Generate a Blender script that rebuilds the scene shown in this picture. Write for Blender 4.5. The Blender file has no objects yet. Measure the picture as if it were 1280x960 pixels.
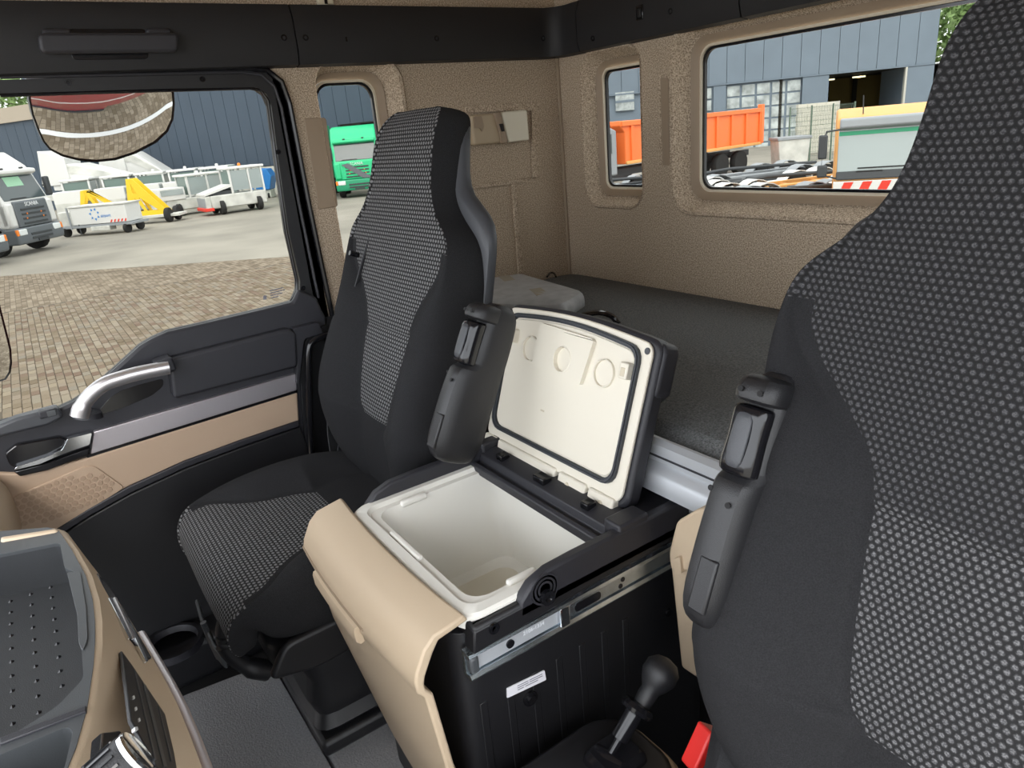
import bpy, bmesh, math, random
from mathutils import Vector, Matrix
from mathutils.geometry import tessellate_polygon
random.seed(7)
SC = bpy.context.scene
COL = SC.collection
PI = math.pi
# ------------------------------------------------------------------ camera
CAM = (1.8, -1.44, 1.25)
cam = bpy.data.objects.new('camera', bpy.data.cameras.new('camera'))
COL.objects.link(cam)
cam.matrix_world = Matrix(((0.56994, -0.23447, 0.78752, CAM[0]), (0.81711, 0.26268, -0.51315, CAM[1]),
                           (-0.08654, 0.93596, 0.34130, CAM[2]), (0, 0, 0, 1)))
cam.data.sensor_fit = 'HORIZONTAL'; cam.data.sensor_width = 36.0
cam.data.lens = 36.0 * 880.0 / 1280.0
cam.data.clip_start = 0.02; cam.data.clip_end = 500
SC.camera = cam
# ------------------------------------------------------------------ sky, sun, exposure
w = bpy.data.worlds.new('overcast_sky'); SC.world = w; w.use_nodes = True
bgn = w.node_tree.nodes['Background']
bgn.inputs[0].default_value = (0.91, 0.95, 1.0, 1); bgn.inputs[1].default_value = 4.4
sl = bpy.data.lights.new('sun', 'SUN'); sl.energy = 3.6; sl.angle = math.radians(40); sl.color = (1, .96, .9)
so = bpy.data.objects.new('sun', sl); COL.objects.link(so)
so.rotation_euler = Vector((-.62, .42, -.9)).to_track_quat('-Z', 'Y').to_euler()
SC.view_settings.view_transform = 'Standard'; SC.view_settings.look = 'None'
SC.view_settings.exposure = 0.0; SC.view_settings.gamma = 1.0
SC.view_settings.use_curve_mapping = False
GZ = -1.6   # yard level; the cab floor is 0

# ------------------------------------------------------------------ materials
MATS = {}
def mat(name, col, rough=.5, metal=0., bump=0., bscale=300., var=0., vscale=4., spec=.5, emit=0., coat=0.):
    m = bpy.data.materials.new(name); m.use_nodes = True; MATS[name] = m
    nt = m.node_tree; N = nt.nodes; L = nt.links; b = N['Principled BSDF']
    b.inputs['Base Color'].default_value = (*col, 1); b.inputs['Roughness'].default_value = rough
    b.inputs['Metallic'].default_value = metal; b.inputs['Specular IOR Level'].default_value = spec
    b.inputs['Coat Weight'].default_value = coat
    if emit:
        b.inputs['Emission Color'].default_value = (*col, 1); b.inputs['Emission Strength'].default_value = emit
    tc = None
    if bump or var: tc = N.new('ShaderNodeTexCoord')
    if var:
        n = N.new('ShaderNodeTexNoise'); n.inputs['Scale'].default_value = vscale; n.inputs['Detail'].default_value = 6
        L.new(tc.outputs['Object'], n.inputs['Vector'])
        r = N.new('ShaderNodeMapRange'); r.inputs[1].default_value = .3; r.inputs[2].default_value = .7
        r.inputs[3].default_value = 1 - var; r.inputs[4].default_value = 1 + var; L.new(n.outputs[0], r.inputs[0])
        mx = N.new('ShaderNodeMix'); mx.data_type = 'RGBA'; mx.blend_type = 'MULTIPLY'; mx.inputs[0].default_value = 1
        mx.inputs[6].default_value = (*col, 1); L.new(r.outputs[0], mx.inputs[7]); L.new(mx.outputs[2], b.inputs['Base Color'])
    if bump:
        n = N.new('ShaderNodeTexNoise'); n.inputs['Scale'].default_value = bscale; n.inputs['Detail'].default_value = 3
        L.new(tc.outputs['Object'], n.inputs['Vector'])
        bp = N.new('ShaderNodeBump'); bp.inputs['Strength'].default_value = bump; bp.inputs['Distance'].default_value = .002
        L.new(n.outputs[0], bp.inputs['Height']); L.new(bp.outputs[0], b.inputs['Normal'])
    return m
def felt_mat(name, c1, c2, scale=420):
    m = mat(name, c1, .95, bump=.5, bscale=scale, spec=.15); nt = m.node_tree; N = nt.nodes; L = nt.links; b = N['Principled BSDF']
    tc = N.new('ShaderNodeTexCoord'); n = N.new('ShaderNodeTexNoise'); n.inputs['Scale'].default_value = scale; n.inputs['Detail'].default_value = 4
    L.new(tc.outputs['Object'], n.inputs['Vector'])
    cr = N.new('ShaderNodeValToRGB'); cr.color_ramp.elements[0].position = .38; cr.color_ramp.elements[1].position = .62
    cr.color_ramp.elements[0].color = (*c2, 1); cr.color_ramp.elements[1].color = (*c1, 1)
    L.new(n.outputs[0], cr.inputs[0]); L.new(cr.outputs[0], b.inputs['Base Color']); return m
def weave_mat(name, c1, c2, cm, pitch=.0085):
    """honeycomb woven cloth: three crossed waves give staggered round cells"""
    m = mat(name, c1, .85, spec=.25); nt = m.node_tree; N = nt.nodes; L = nt.links; b = N['Principled BSDF']
    uv = N.new('ShaderNodeUVMap'); K = 4 * PI / (math.sqrt(3) * pitch); acc = None
    for th in (PI / 2, PI / 2 + 2 * PI / 3, PI / 2 + 4 * PI / 3):
        d = N.new('ShaderNodeVectorMath'); d.operation = 'DOT_PRODUCT'; L.new(uv.outputs[0], d.inputs[0])
        d.inputs[1].default_value = (K * math.cos(th), K * math.sin(th), 0)
        c = N.new('ShaderNodeMath'); c.operation = 'COSINE'; L.new(d.outputs['Value'], c.inputs[0])
        if acc is None: acc = c.outputs[0]
        else:
            a = N.new('ShaderNodeMath'); a.operation = 'ADD'; L.new(acc, a.inputs[0]); L.new(c.outputs[0], a.inputs[1]); acc = a.outputs[0]
    r = N.new('ShaderNodeMapRange'); r.inputs[1].default_value = -1.1; r.inputs[2].default_value = 1.4; r.interpolation_type = 'SMOOTHSTEP'; L.new(acc, r.inputs[0])
    n = N.new('ShaderNodeTexNoise'); n.inputs['Scale'].default_value = 650; n.inputs['Detail'].default_value = 2; L.new(uv.outputs[0], n.inputs['Vector'])
    th_ = N.new('ShaderNodeMix'); th_.data_type = 'RGBA'; th_.inputs[6].default_value = (*c2, 1); th_.inputs[7].default_value = (*c1, 1)
    nr = N.new('ShaderNodeMapRange'); nr.inputs[1].default_value = .40; nr.inputs[2].default_value = .60; L.new(n.outputs[0], nr.inputs[0]); L.new(nr.outputs[0], th_.inputs[0])
    mx = N.new('ShaderNodeMix'); mx.data_type = 'RGBA'; mx.inputs[6].default_value = (*cm, 1); L.new(th_.outputs[2], mx.inputs[7]); L.new(r.outputs[0], mx.inputs[0])
    L.new(mx.outputs[2], b.inputs['Base Color'])
    bp = N.new('ShaderNodeBump'); bp.inputs['Strength'].default_value = .8; bp.inputs['Distance'].default_value = .0012
    L.new(r.outputs[0], bp.inputs['Height']); L.new(bp.outputs[0], b.inputs['Normal']); return m
def glass_mat(name, tint, refl=.05):
    m = bpy.data.materials.new(name); m.use_nodes = True; MATS[name] = m; nt = m.node_tree; N = nt.nodes; L = nt.links
    N.clear(); o = N.new('ShaderNodeOutputMaterial'); t = N.new('ShaderNodeBsdfTransparent'); t.inputs[0].default_value = (*tint, 1)
    g = N.new('ShaderNodeBsdfGlossy'); g.inputs['Roughness'].default_value = .02
    x = N.new('ShaderNodeMixShader'); x.inputs[0].default_value = refl
    L.new(t.outputs[0], x.inputs[1]); L.new(g.outputs[0], x.inputs[2]); L.new(x.outputs[0], o.inputs[0]); return m
def paver_mat(name, cols, real=True):
    m = mat(name, cols[0], .9, bump=.6, bscale=60, spec=.2); nt = m.node_tree; N = nt.nodes; L = nt.links; b = N['Principled BSDF']
    cr = N.new('ShaderNodeValToRGB')
    for i, c in enumerate(cols):
        e = cr.color_ramp.elements[i] if i < 2 else cr.color_ramp.elements.new(i / (len(cols) - 1))
        e.position = i / (len(cols) - 1); e.color = (*c, 1)
    g = N.new('ShaderNodeNewGeometry'); oi = N.new('ShaderNodeObjectInfo'); ad = N.new('ShaderNodeMath'); ad.operation = 'ADD'
    fr = N.new('ShaderNodeMath'); fr.operation = 'FRACT'
    L.new(g.outputs['Random Per Island'], ad.inputs[0]); L.new(oi.outputs['Random'], ad.inputs[1]); L.new(ad.outputs[0], fr.inputs[0])
    L.new(fr.outputs[0], cr.inputs[0]); L.new(cr.outputs[0], b.inputs['Base Color']); return m
def brick_ground_mat(name, c1, c2, cm):
    m = mat(name, c1, .9, spec=.2); nt = m.node_tree; N = nt.nodes; L = nt.links; b = N['Principled BSDF']
    tc = N.new('ShaderNodeTexCoord'); br = N.new('ShaderNodeTexBrick'); br.inputs['Scale'].default_value = 1
    br.inputs['Brick Width'].default_value = .22; br.inputs['Row Height'].default_value = .11; br.inputs['Mortar Size'].default_value = .006
    br.inputs['Color1'].default_value = (*c1, 1); br.inputs['Color2'].default_value = (*c2, 1); br.inputs['Mortar'].default_value = (*cm, 1)
    L.new(tc.outputs['Object'], br.inputs['Vector']); n = N.new('ShaderNodeTexNoise'); n.inputs['Scale'].default_value = .5; n.inputs['Detail'].default_value = 8
    L.new(tc.outputs['Object'], n.inputs['Vector'])
    mx = N.new('ShaderNodeMix'); mx.data_type = 'RGBA'; mx.blend_type = 'OVERLAY'; mx.inputs[0].default_value = .35
    L.new(br.outputs[0], mx.inputs[6]); L.new(n.outputs[0], mx.inputs[7]); L.new(mx.outputs[2], b.inputs['Base Color']); return m

felt = felt_mat('felt_beige', (.60, .49, .37), (.25, .19, .135), 330)
felt_up = felt_mat('felt_beige_upper', (.60, .49, .37), (.30, .23, .165), 330)
trimbrown = mat('plastic_taupe', (.30, .225, .155), .55, bump=.2, bscale=900)
cream = mat('plastic_cream', (.62, .55, .42), .45)
creamtrim = mat('window_trim_cream', (.70, .63, .50), .4)
beige = mat('plastic_beige', (.56, .44, .31), .5, bump=.25, bscale=1200)
beigedoor = mat('door_insert_beige', (.50, .365, .26), .6, bump=.2, bscale=1200)
black = mat('plastic_black', (.012, .012, .014), .42, bump=.25, bscale=1100)
blackrail = mat('rail_black', (.012, .012, .014), .55, bump=.3, bscale=1300)
charcoal = mat('plastic_charcoal', (.026, .026, .032), .45, bump=.25, bscale=1100)
charcoal2 = mat('plastic_slate', (.055, .058, .066), .4, bump=.2, bscale=1100)
greyplas = mat('plastic_grey', (.062, .067, .072), .4, bump=.15, bscale=1100)
trayrub = mat('tray_rubber', (.030, .032, .035), .5, bump=.2, bscale=800)
gloss = mat('gloss_black', (.008, .008, .010), .16)
rubber = mat('seal_rubber', (.03, .035, .042), .5)
silver = mat('silver_paint', (.66, .64, .66), .3, .85)
silver2 = mat('brushed_silver', (.62, .58, .61), .34, .8, bump=.15, bscale=500)
alu = mat('aluminium', (.52, .54, .57), .5, .45)
zinc = mat('zinc_steel', (.62, .68, .72), .25, .95, var=.25, vscale=25)
chrome = mat('chrome', (.8, .82, .85), .12, 1)
fridge = mat('fridge_white', (.78, .73, .62), .38)
fridgerim = mat('fridge_rim_white', (.80, .78, .72), .35)
fabric = mat('fabric_charcoal', (.024, .024, .026), .95, bump=.7, bscale=1400, var=.25, vscale=700, spec=.15)
weave = weave_mat('fabric_weave_lit', (.27, .27, .275), (.10, .10, .105), (.014, .014, .015), .0095)  # lighter copy of the seat cloth; passenger seat's extra light put into the colour
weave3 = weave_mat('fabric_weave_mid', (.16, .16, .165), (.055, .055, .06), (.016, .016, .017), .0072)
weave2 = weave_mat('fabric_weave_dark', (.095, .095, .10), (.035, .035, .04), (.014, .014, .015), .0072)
beltm = mat('belt_webbing', (.04, .041, .045), .8, bump=.4, bscale=900)
mattress = mat('mattress_grey', (.15, .155, .155), .95, bump=.9, bscale=500, var=.4, vscale=300, spec=.15)
matgrey = mat('floor_mat_grey', (.30, .305, .32), .7, bump=.9, bscale=260, var=.15, vscale=200)
floorblk = mat('floor_black', (.010, .010, .011), .8, bump=.3)
redplas = mat('buckle_red', (.75, .03, .025), .35)
whitesticker = mat('sticker_white', (.8, .79, .84), .5)
inkgrey = mat('print_grey', (.22, .22, .25), .6)
inkwhite = mat('print_white', (.8, .82, .84), .5)
bagm = mat('bag_silver', (.40, .41, .42), .5, var=.15, vscale=30)
tape = mat('tape_tan', (.36, .32, .25), .6)
lampcream = mat('lamp_housing_tan', (.42, .33, .22), .45)
lampdiff = mat('lamp_diffuser_cream', (.68, .63, .50), .35)
glass = glass_mat('window_glass', (.635, .635, .615), .0)
mirror = mat('mirror_glass', (.80, .82, .84), .02, 1)
redpaint = mat('cab_red', (.34, .012, .025), .3, coat=.5)
whitepaint = mat('paint_white', (.72, .72, .70), .4)
offwhite = mat('paint_offwhite', (.60, .60, .56), .5, var=.2, vscale=2)
truckgrey = mat('truck_grey', (.13, .145, .16), .45)
tyre = mat('tyre', (.02, .02, .02), .85)
darkglass = mat('vehicle_glass', (.06, .08, .085), .06, spec=.8)
ltglass = mat('windscreen_pale', (.35, .40, .40), .08, spec=.8)
orange = mat('lamp_orange', (.9, .25, .03), .4)
greenp = mat('paint_green', (.03, .55, .24), .35)
greend = mat('paint_green_dark', (.02, .30, .15), .4)
yellow = mat('paint_yellow', (.85, .58, .03), .5)
bluep = mat('paint_blue', (.03, .22, .62), .45)
blue2 = mat('crane_blue', (.02, .30, .80), .4)
orangep = mat('tipper_orange', (.95, .20, .045), .45)
orangel = mat('cab_orange', (.80, .40, .12), .5)
redp = mat('paint_red', (.75, .05, .03), .45)
clad = mat('cladding_slate', (.045, .068, .10), .55, var=.06, vscale=.8)
cladl = mat('cladding_grey_blue', (.17, .215, .265), .55, var=.05, vscale=.8)
plinth = mat('plinth_pale', (.55, .54, .48), .8)
beigeband = mat('roof_band_beige', (.42, .36, .29), .8)
darkin = mat('hall_dark', (.03, .028, .022), .9)
hallyel = mat('hall_yellow_lit', (.30, .22, .07), .8)  # the hall's yellow lighting is put into this back wall colour
lampw = mat('hall_lamp', (1, .9, .6), .5, emit=4)
panec = mat('pane_pale_reflect', (.42, .46, .46), .15, var=.45, vscale=1.6)  # pale blotches put mixed reflections into the pane colour
whitebrick = mat('white_brick', (.62, .60, .52), .85)
chass = mat('chassis_grey', (.30, .32, .34), .5)
chasd = mat('chassis_dark', (.05, .055, .06), .6)
leaf = mat('leaf_green', (.10, .22, .05), .8, var=.4, vscale=3)
leafl = mat('leaf_pale', (.22, .33, .12), .8, var=.4, vscale=3)
bark = mat('bark', (.08, .06, .045), .9)
concrete = mat('concrete_yard', (.27, .25, .21), .9, var=.22, vscale=.35)
pav = paver_mat('paver', [(.15, .115, .075), (.22, .175, .125), (.17, .135, .095), (.27, .228, .175), (.155, .105, .075), (.26, .215, .155), (.20, .175, .14)])
pavflat = brick_ground_mat('paver_far', (.29, .24, .18), (.15, .118, .082), (.115, .09, .064))
joint = mat('paver_joint_sand', (.10, .08, .057), .95)

# ------------------------------------------------------------------ mesh helpers
LOCAL = [False]   # True while a thing is built in its own coordinates
def sharp(me, ang):
    bm = bmesh.new(); bm.from_mesh(me)
    bmesh.ops.recalc_face_normals(bm, faces=bm.faces)
    for f in bm.faces: f.smooth = True
    for e in bm.edges:
        if len(e.link_faces) == 2: e.smooth = e.calc_face_angle(0) < ang
    bm.to_mesh(me); bm.free()
def link(name, me, parent=None):
    o = bpy.data.objects.new(name, me); COL.objects.link(o)
    if parent is not None:
        o.parent = parent
        if not LOCAL[0]: o.matrix_parent_inverse = WORLD(parent).inverted()
    return o
def WORLD(o):
    m = o.matrix_basis.copy()
    if o.parent: m = WORLD(o.parent) @ o.matrix_parent_inverse @ m
    return m
def mk(name, v, f, m, parent=None, bevel=0, seg=2, smooth=True, sub=0, ang=.7):
    me = bpy.data.meshes.new(name); me.from_pydata([tuple(a) for a in v], [], f); me.update()
    if smooth: sharp(me, ang)
    else:
        bm = bmesh.new(); bm.from_mesh(me); bmesh.ops.recalc_face_normals(bm, faces=bm.faces); bm.to_mesh(me); bm.free()
    me.materials.append(m)
    o = link(name, me, parent)
    if bevel:
        b = o.modifiers.new('b', 'BEVEL'); b.width = bevel; b.segments = seg; b.limit_method = 'ANGLE'; b.angle_limit = .6
    if sub:
        s = o.modifiers.new('s', 'SUBSURF'); s.levels = sub; s.render_levels = sub
    return o
def thing(name, label, cat, loc=(0, 0, 0), rz=0, group=None):
    o = bpy.data.objects.new(name, None); COL.objects.link(o); o.location = loc; o.rotation_euler = (0, 0, rz)
    o['label'] = label; o['category'] = cat
    if group: o['group'] = group
    return o
def tag(o, label, cat, group=None):
    o['label'] = label; o['category'] = cat
    if group: o['group'] = group
    return o
def struct(o, label=None):
    o['kind'] = 'structure'
    if label: o['label'] = label
    return o
def boxdata(a, b):
    x0, y0, z0 = [min(p, q) for p, q in zip(a, b)]; x1, y1, z1 = [max(p, q) for p, q in zip(a, b)]
    v = [(x0, y0, z0), (x1, y0, z0), (x1, y1, z0), (x0, y1, z0), (x0, y0, z1), (x1, y0, z1), (x1, y1, z1), (x0, y1, z1)]
    return v, [(0, 3, 2, 1), (4, 5, 6, 7), (0, 1, 5, 4), (1, 2, 6, 5), (2, 3, 7, 6), (3, 0, 4, 7)]
def box(name, a, b, m, parent=None, bevel=0, **k):
    v, f = boxdata(a, b); return mk(name, v, f, m, parent, bevel, **k)
def boxes(name, lst, m, parent=None, bevel=0, **k):
    V, F = [], []
    for a, b in lst:
        v, f = boxdata(a, b); n = len(V); V += v; F += [tuple(i + n for i in q) for q in f]
    return mk(name, V, F, m, parent, bevel, **k)
def obox(name, c, ax, m, parent=None, bevel=0, **k):
    """oriented box: centre, three full-extent axis vectors"""
    c = Vector(c); A, B, C = [Vector(q) * .5 for q in ax]
    v = [c + i * A + j * B + h * C for h in (-1, 1) for j in (-1, 1) for i in (-1, 1)]
    f = [(0, 2, 3, 1), (4, 5, 7, 6), (0, 1, 5, 4), (2, 6, 7, 3), (0, 4, 6, 2), (1, 3, 7, 5)]
    return mk(name, v, f, m, parent, bevel, **k)
def put(ax, p, a):
    return (a, p[0], p[1]) if ax == 'x' else (p[0], a, p[1]) if ax == 'y' else (p[0], p[1], a)
def prism(name, ax, pts, a, b, m, parent=None, bevel=0, holes=(), **k):
    loops = [list(pts)] + [list(h) for h in holes]
    flat = [p for l in loops for p in l]; n = len(flat)
    tri = tessellate_polygon([[Vector((p[0], p[1], 0)) for p in l] for l in loops])
    V = [put(ax, p, a) for p in flat] + [put(ax, p, b) for p in flat]
    F = []
    if not holes: F += [tuple(range(n)), tuple(range(2 * n - 1, n - 1, -1))]
    else: F += [tuple(t) for t in tri] + [tuple(i + n for i in reversed(t)) for t in tri]
    s = 0
    for l in loops:
        c = len(l)
        for i in range(c): F.append((s + i, s + (i + 1) % c, n + s + (i + 1) % c, n + s + i))
        s += c
    return mk(name, V, F, m, parent, bevel, **k)
def rrect(x0, x1, z0, z1, r, n=6, sk0=0, sk1=0):
    """rounded rectangle, counter-clockwise; sk shifts the top of the left / right side"""
    P = []
    for cx, cz, a0 in ((x1 - r, z0 + r, -PI / 2), (x1 - r, z1 - r, 0), (x0 + r, z1 - r, PI / 2), (x0 + r, z0 + r, PI)):
        for i in range(n + 1):
            a = a0 + PI / 2 * i / n; x = cx + r * math.cos(a); z = cz + r * math.sin(a)
            t = (z - z0) / (z1 - z0); sk = sk0 if cx < (x0 + x1) / 2 else sk1
            P.append((x + sk * t, z))
    return P
def roundpoly(pts, r, n=5):
    """polygon with rounded corners"""
    out = []; N = len(pts)
    for i in range(N):
        p = Vector(pts[i]); a = Vector(pts[i - 1]); b = Vector(pts[(i + 1) % N])
        rr = r[i] if isinstance(r, (list, tuple)) else r
        u = (a - p); v = (b - p); d = min(rr, u.length * .49, v.length * .49)
        if d < 1e-5: out.append(tuple(p)); continue
        q0 = p + u.normalized() * d; q1 = p + v.normalized() * d
        for k in range(n + 1):
            t = k / n; out.append(tuple(q0 * (1 - t) ** 2 + p * 2 * t * (1 - t) + q1 * t ** 2))
    return out
def loft(name, rings, m, parent=None, closed=True, cap=True, **k):
    n = len(rings[0]); V = [p for r in rings for p in r]; F = []
    for j in range(len(rings) - 1):
        for i in range(n if closed else n - 1):
            F.append((j * n + i, j * n + (i + 1) % n, (j + 1) * n + (i + 1) % n, (j + 1) * n + i))
    if cap: F += [tuple(range(n)), tuple(range(len(V) - 1, len(V) - n - 1, -1))]
    return mk(name, V, F, m, parent, **k)
def frames(path, up=(0, 0, 1)):
    out = []
    for i, p in enumerate(path):
        t = (Vector(path[min(i + 1, len(path) - 1)]) - Vector(path[max(i - 1, 0)])).normalized()
        u = Vector(up); s = t.cross(u)
        if s.length < .05: s = t.cross(Vector((1, 0, 0)))
        s.normalize(); out.append((Vector(p), s, s.cross(t)))
    return out
def tube(name, path, r, m, parent=None, n=10, up=(0, 0, 1), flat=1.0, **k):
    rings = []
    for i, (p, s, u) in enumerate(frames(path, up)):
        rr = r[i] if isinstance(r, (list, tuple)) else r
        rings.append([p + s * rr * math.cos(2 * PI * j / n) + u * rr * flat * math.sin(2 * PI * j / n) for j in range(n)])
    return loft(name, rings, m, parent, **k)
def ribbon(name, path, wv, th, m, parent=None, **k):
    """flat strap: path points, width vector, thickness"""
    rings = []
    for i, p in enumerate(path):
        t = (Vector(path[min(i + 1, len(path) - 1)]) - Vector(path[max(i - 1, 0)])).normalized()
        w_ = Vector(wv); nn = t.cross(w_).normalized() * th * .5; p = Vector(p); h = w_ * .5
        rings.append([p - h - nn, p + h - nn, p + h + nn, p - h + nn])
    return loft(name, rings, m, parent, **k)
def smoothpath(P, n=6):
    """Catmull-Rom through the points"""
    P = [Vector(p) for p in P]; out = []
    for i in range(len(P) - 1):
        a = P[max(i - 1, 0)]; b = P[i]; c = P[i + 1]; d = P[min(i + 2, len(P) - 1)]
        for j in range(n):
            t = j / n
            out.append(.5 * ((2 * b) + (c - a) * t + (2 * a - 5 * b + 4 * c - d) * t * t + (3 * b - a - 3 * c + d) * t ** 3))
    out.append(P[-1]); return out
def lathe(name, prof, c, axis, m, parent=None, n=20, **k):
    """profile [(radius, along)], centre, axis"""
    a = Vector(axis).normalized(); s = a.cross(Vector((0, 0, 1)))
    if s.length < .01: s = Vector((1, 0, 0))
    s.normalize(); u = a.cross(s); c = Vector(c)
    rings = [[c + a * h + (s * math.cos(2 * PI * j / n) + u * math.sin(2 * PI * j / n)) * max(r, 1e-4) for j in range(n)] for r, h in prof]
    return loft(name, rings, m, parent, **k)
def disc(name, c, axis, r, th, m, parent=None, n=20, **k):
    return lathe(name, [(r, 0), (r, th)], c, axis, m, parent, n, **k)
def sweepring(name, rings2d, ax, m, parent=None, **k):
    """closed moulding: list of (outline2d, depth) with equal counts, open strip between first and last"""
    rings = [[put(ax, p, d) for p in o] for o, d in rings2d]
    return loft(name, rings, m, parent, closed=True, cap=False, **k)
def text(name, s, size, m, parent, M4, ext=.0005):
    cu = bpy.data.curves.new('t', 'FONT'); cu.body = s; cu.size = size; cu.extrude = ext; cu.align_x = 'CENTER'; cu.align_y = 'CENTER'
    cu.resolution_u = 2
    t = bpy.data.objects.new('t', cu); COL.objects.link(t)
    me = bpy.data.meshes.new_from_object(t.evaluated_get(bpy.context.evaluated_depsgraph_get()))
    bpy.data.objects.remove(t); bpy.data.curves.remove(cu)
    me.transform(M4); me.materials.clear(); me.materials.append(m)
    return link(name, me, parent)
def m4(o, x, y):
    """matrix with origin o, x axis and y axis"""
    x = Vector(x).normalized(); y = Vector(y); y = (y - x * y.dot(x)).normalized(); z = x.cross(y)
    return Matrix(((x.x, y.x, z.x, o[0]), (x.y, y.y, z.y, o[1]), (x.z, y.z, z.z, o[2]), (0, 0, 0, 1)))
def copytree(o, parent=None):
    c = o.copy(); COL.objects.link(c)
    if parent is not None: c.parent = parent
    for ch in list(o.children): copytree(ch, c)
    return c
# ================================================================== THE CAB: floor, walls, ceiling
W = 2.12
struct(box('floor', (-.02, -2.2, -.06), (W + .02, .05, 0), floorblk))
struct(box('ceiling', (-.06, -2.1, 2.12), (W + .06, .06, 2.16), felt_up))
def hole(x0, x1, z0, z1, r, e, er=None, el=None):
    er = e if er is None else er; el = e if el is None else el
    return rrect(x0 - el, x1 + er, z0 - e, z1 + e, r + e * .8)
# glass outlines (measured on the glass plane)
S_G = (-.748, -.592, .80, 1.392, .035)       # side window y0,y1,z0,z1,r
R2 = (.160, .335, 1.060, 1.376, .022)        # small rear window
R3 = (.520, 1.600, 1.058, 1.390, .030)       # large rear window
# side wall behind the door
sh = rrect(S_G[0] - .012, S_G[1] + .075, S_G[2] - .07, S_G[3] + .06, .07)
wl = struct(prism('wall_left', 'x', [(-.86, -.02), (.05, -.02), (.05, 2.12), (-2.1, 2.12), (-2.1, 1.445), (-.86, 1.445)], -.05, 0, felt, holes=[sh], smooth=False))
h2 = rrect(R2[0] - .065, R2[1] + .012, R2[2] - .06, R2[3] + .06, .06)
h3 = rrect(R3[0] - .075, R3[1] + .075, R3[2] - .065, R3[3] + .065, .07)
wr = struct(prism('wall_rear', 'y', [(-.05, -.02), (W + .05, -.02), (W + .05, 2.12), (-.05, 2.12)], 0, .05, felt, holes=[h2, h3], smooth=False))
# driver's side: closed behind the open door
wd = struct(prism('wall_right', 'x', [(-.82, -.02), (.05, -.02), (.05, 2.12), (-2.1, 2.12), (-2.1, 1.5), (-.82, 1.5)], W, W + .05, felt, smooth=False))
struct(box('wall_front', (-.06, -2.16, 1.78), (W + .06, -2.1, 2.16), felt_up))
def pocket(name, ax, G, o0, r0, sgn, side_tight):
    x0, x1, z0, z1, r = G
    root = bpy.data.objects.new(name, None); COL.objects.link(root); root['kind'] = 'structure'
    A = o0
    def mid(t):   # blend from the hole outline to the glass outline
        g = rrect(x0 - .03, x1 + .03, z0 - .03, z1 + .03, r + .024) if not side_tight else side_tight
        return [(a[0] * (1 - t) + b[0] * t, a[1] * (1 - t) + b[1] * t) for a, b in zip(A, g)]
    g1 = mid(1); g2 = rrect(x0 - .008, x1 + .008, z0 - .008, z1 + .008, r + .006); g3 = rrect(x0 - .002, x1 + .002, z0 - .002, z1 + .002, r + .002)
    g4 = rrect(x0 + .004, x1 - .004, z0 + .004, z1 - .004, r)
    sweepring('felt_moulding', [(A, 0), (mid(.12), sgn * -.006), (mid(.3), sgn * -.005), (mid(.6), sgn * .012), (mid(.85), sgn * .028), (g1, sgn * .034)], ax, felt, root)
    sweepring('frame_strip', [(g1, sgn * .034), (mid(1.0), sgn * .030), (g2, sgn * .040)], ax, trimbrown, root)
    sweepring('frame_lip', [(g2, sgn * .036), (g3, sgn * .034), (g3, sgn * .046)], ax, creamtrim, root)
    sweepring('seal', [(g3, sgn * .041), (g4, sgn * .041), (g4, sgn * .05)], ax, gloss, root)
    gp = rrect(x0 - .001, x1 + .001, z0 - .001, z1 + .001, r)
    prism('pane', ax, gp, sgn * .046, sgn * .050, glass, root, smooth=False)
    return root
pocket('window_1', 'x', S_G, sh, .06, -1, rrect(S_G[0] - .010, S_G[1] + .03, S_G[2] - .03, S_G[3] + .025, .05))
pocket('window_2', 'y', R2, h2, .06, 1, rrect(R2[0] - .028, R2[1] + .011, R2[2] - .026, R2[3] + .026, .045))
pocket('window_3', 'y', R3, h3, .06, 1, rrect(R3[0] - .032, R3[1] + .032, R3[2] - .028, R3[3] + .028, .05))
# pressed panel lines and inserts of the side wall
ins = roundpoly([(-0.8028,1.3145),(-0.7457,1.3127),(-0.753,1.0974),(-0.8051,1.0962)], .008)
prism('cover_strip', 'x', ins, 0, .004, trimbrown, wl, .002)
iv = roundpoly([(0.4159,1.3359),(0.4433,1.3332),(0.4459,1.1197),(0.4203,1.12)], .004)
prism('cover_strip', 'y', iv, 0, -.003, trimbrown, wr, .001)
iv = roundpoly([(0.4077,1.3424),(0.438,1.3393),(0.4404,1.1258),(0.4089,1.1262)], .004)
prism('cover_strip', 'y', iv, 0, -.0015, felt, wr, .001)
# raised felt field round the lamp niche
for nm, q in (('panel_edge', [(-0.3381,1.3178),(-0.0848,1.3126),(-0.1046,1.0991),(-0.1287,1.1017),(-0.1134,1.292),(-0.3405,1.2992)]), ('panel_edge', [(-0.3411,1.1046),(-0.1347,1.1023),(-0.1358,1.0907),(-0.3425,1.0936)]),
              ('panel_edge', [(-0.2071,1.0917),(-0.1926,1.0901),(-0.1911,0.8105),(-0.2093,0.8139)])):
    prism(nm, 'x', roundpoly(q, .004, 3), 0, .008, felt, wl, .006, seg=3)
tube('corner_seam', [(.004, -.004, .78), (.004, -.004, 1.44)], .005, trimbrown, wr, n=8)
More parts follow.
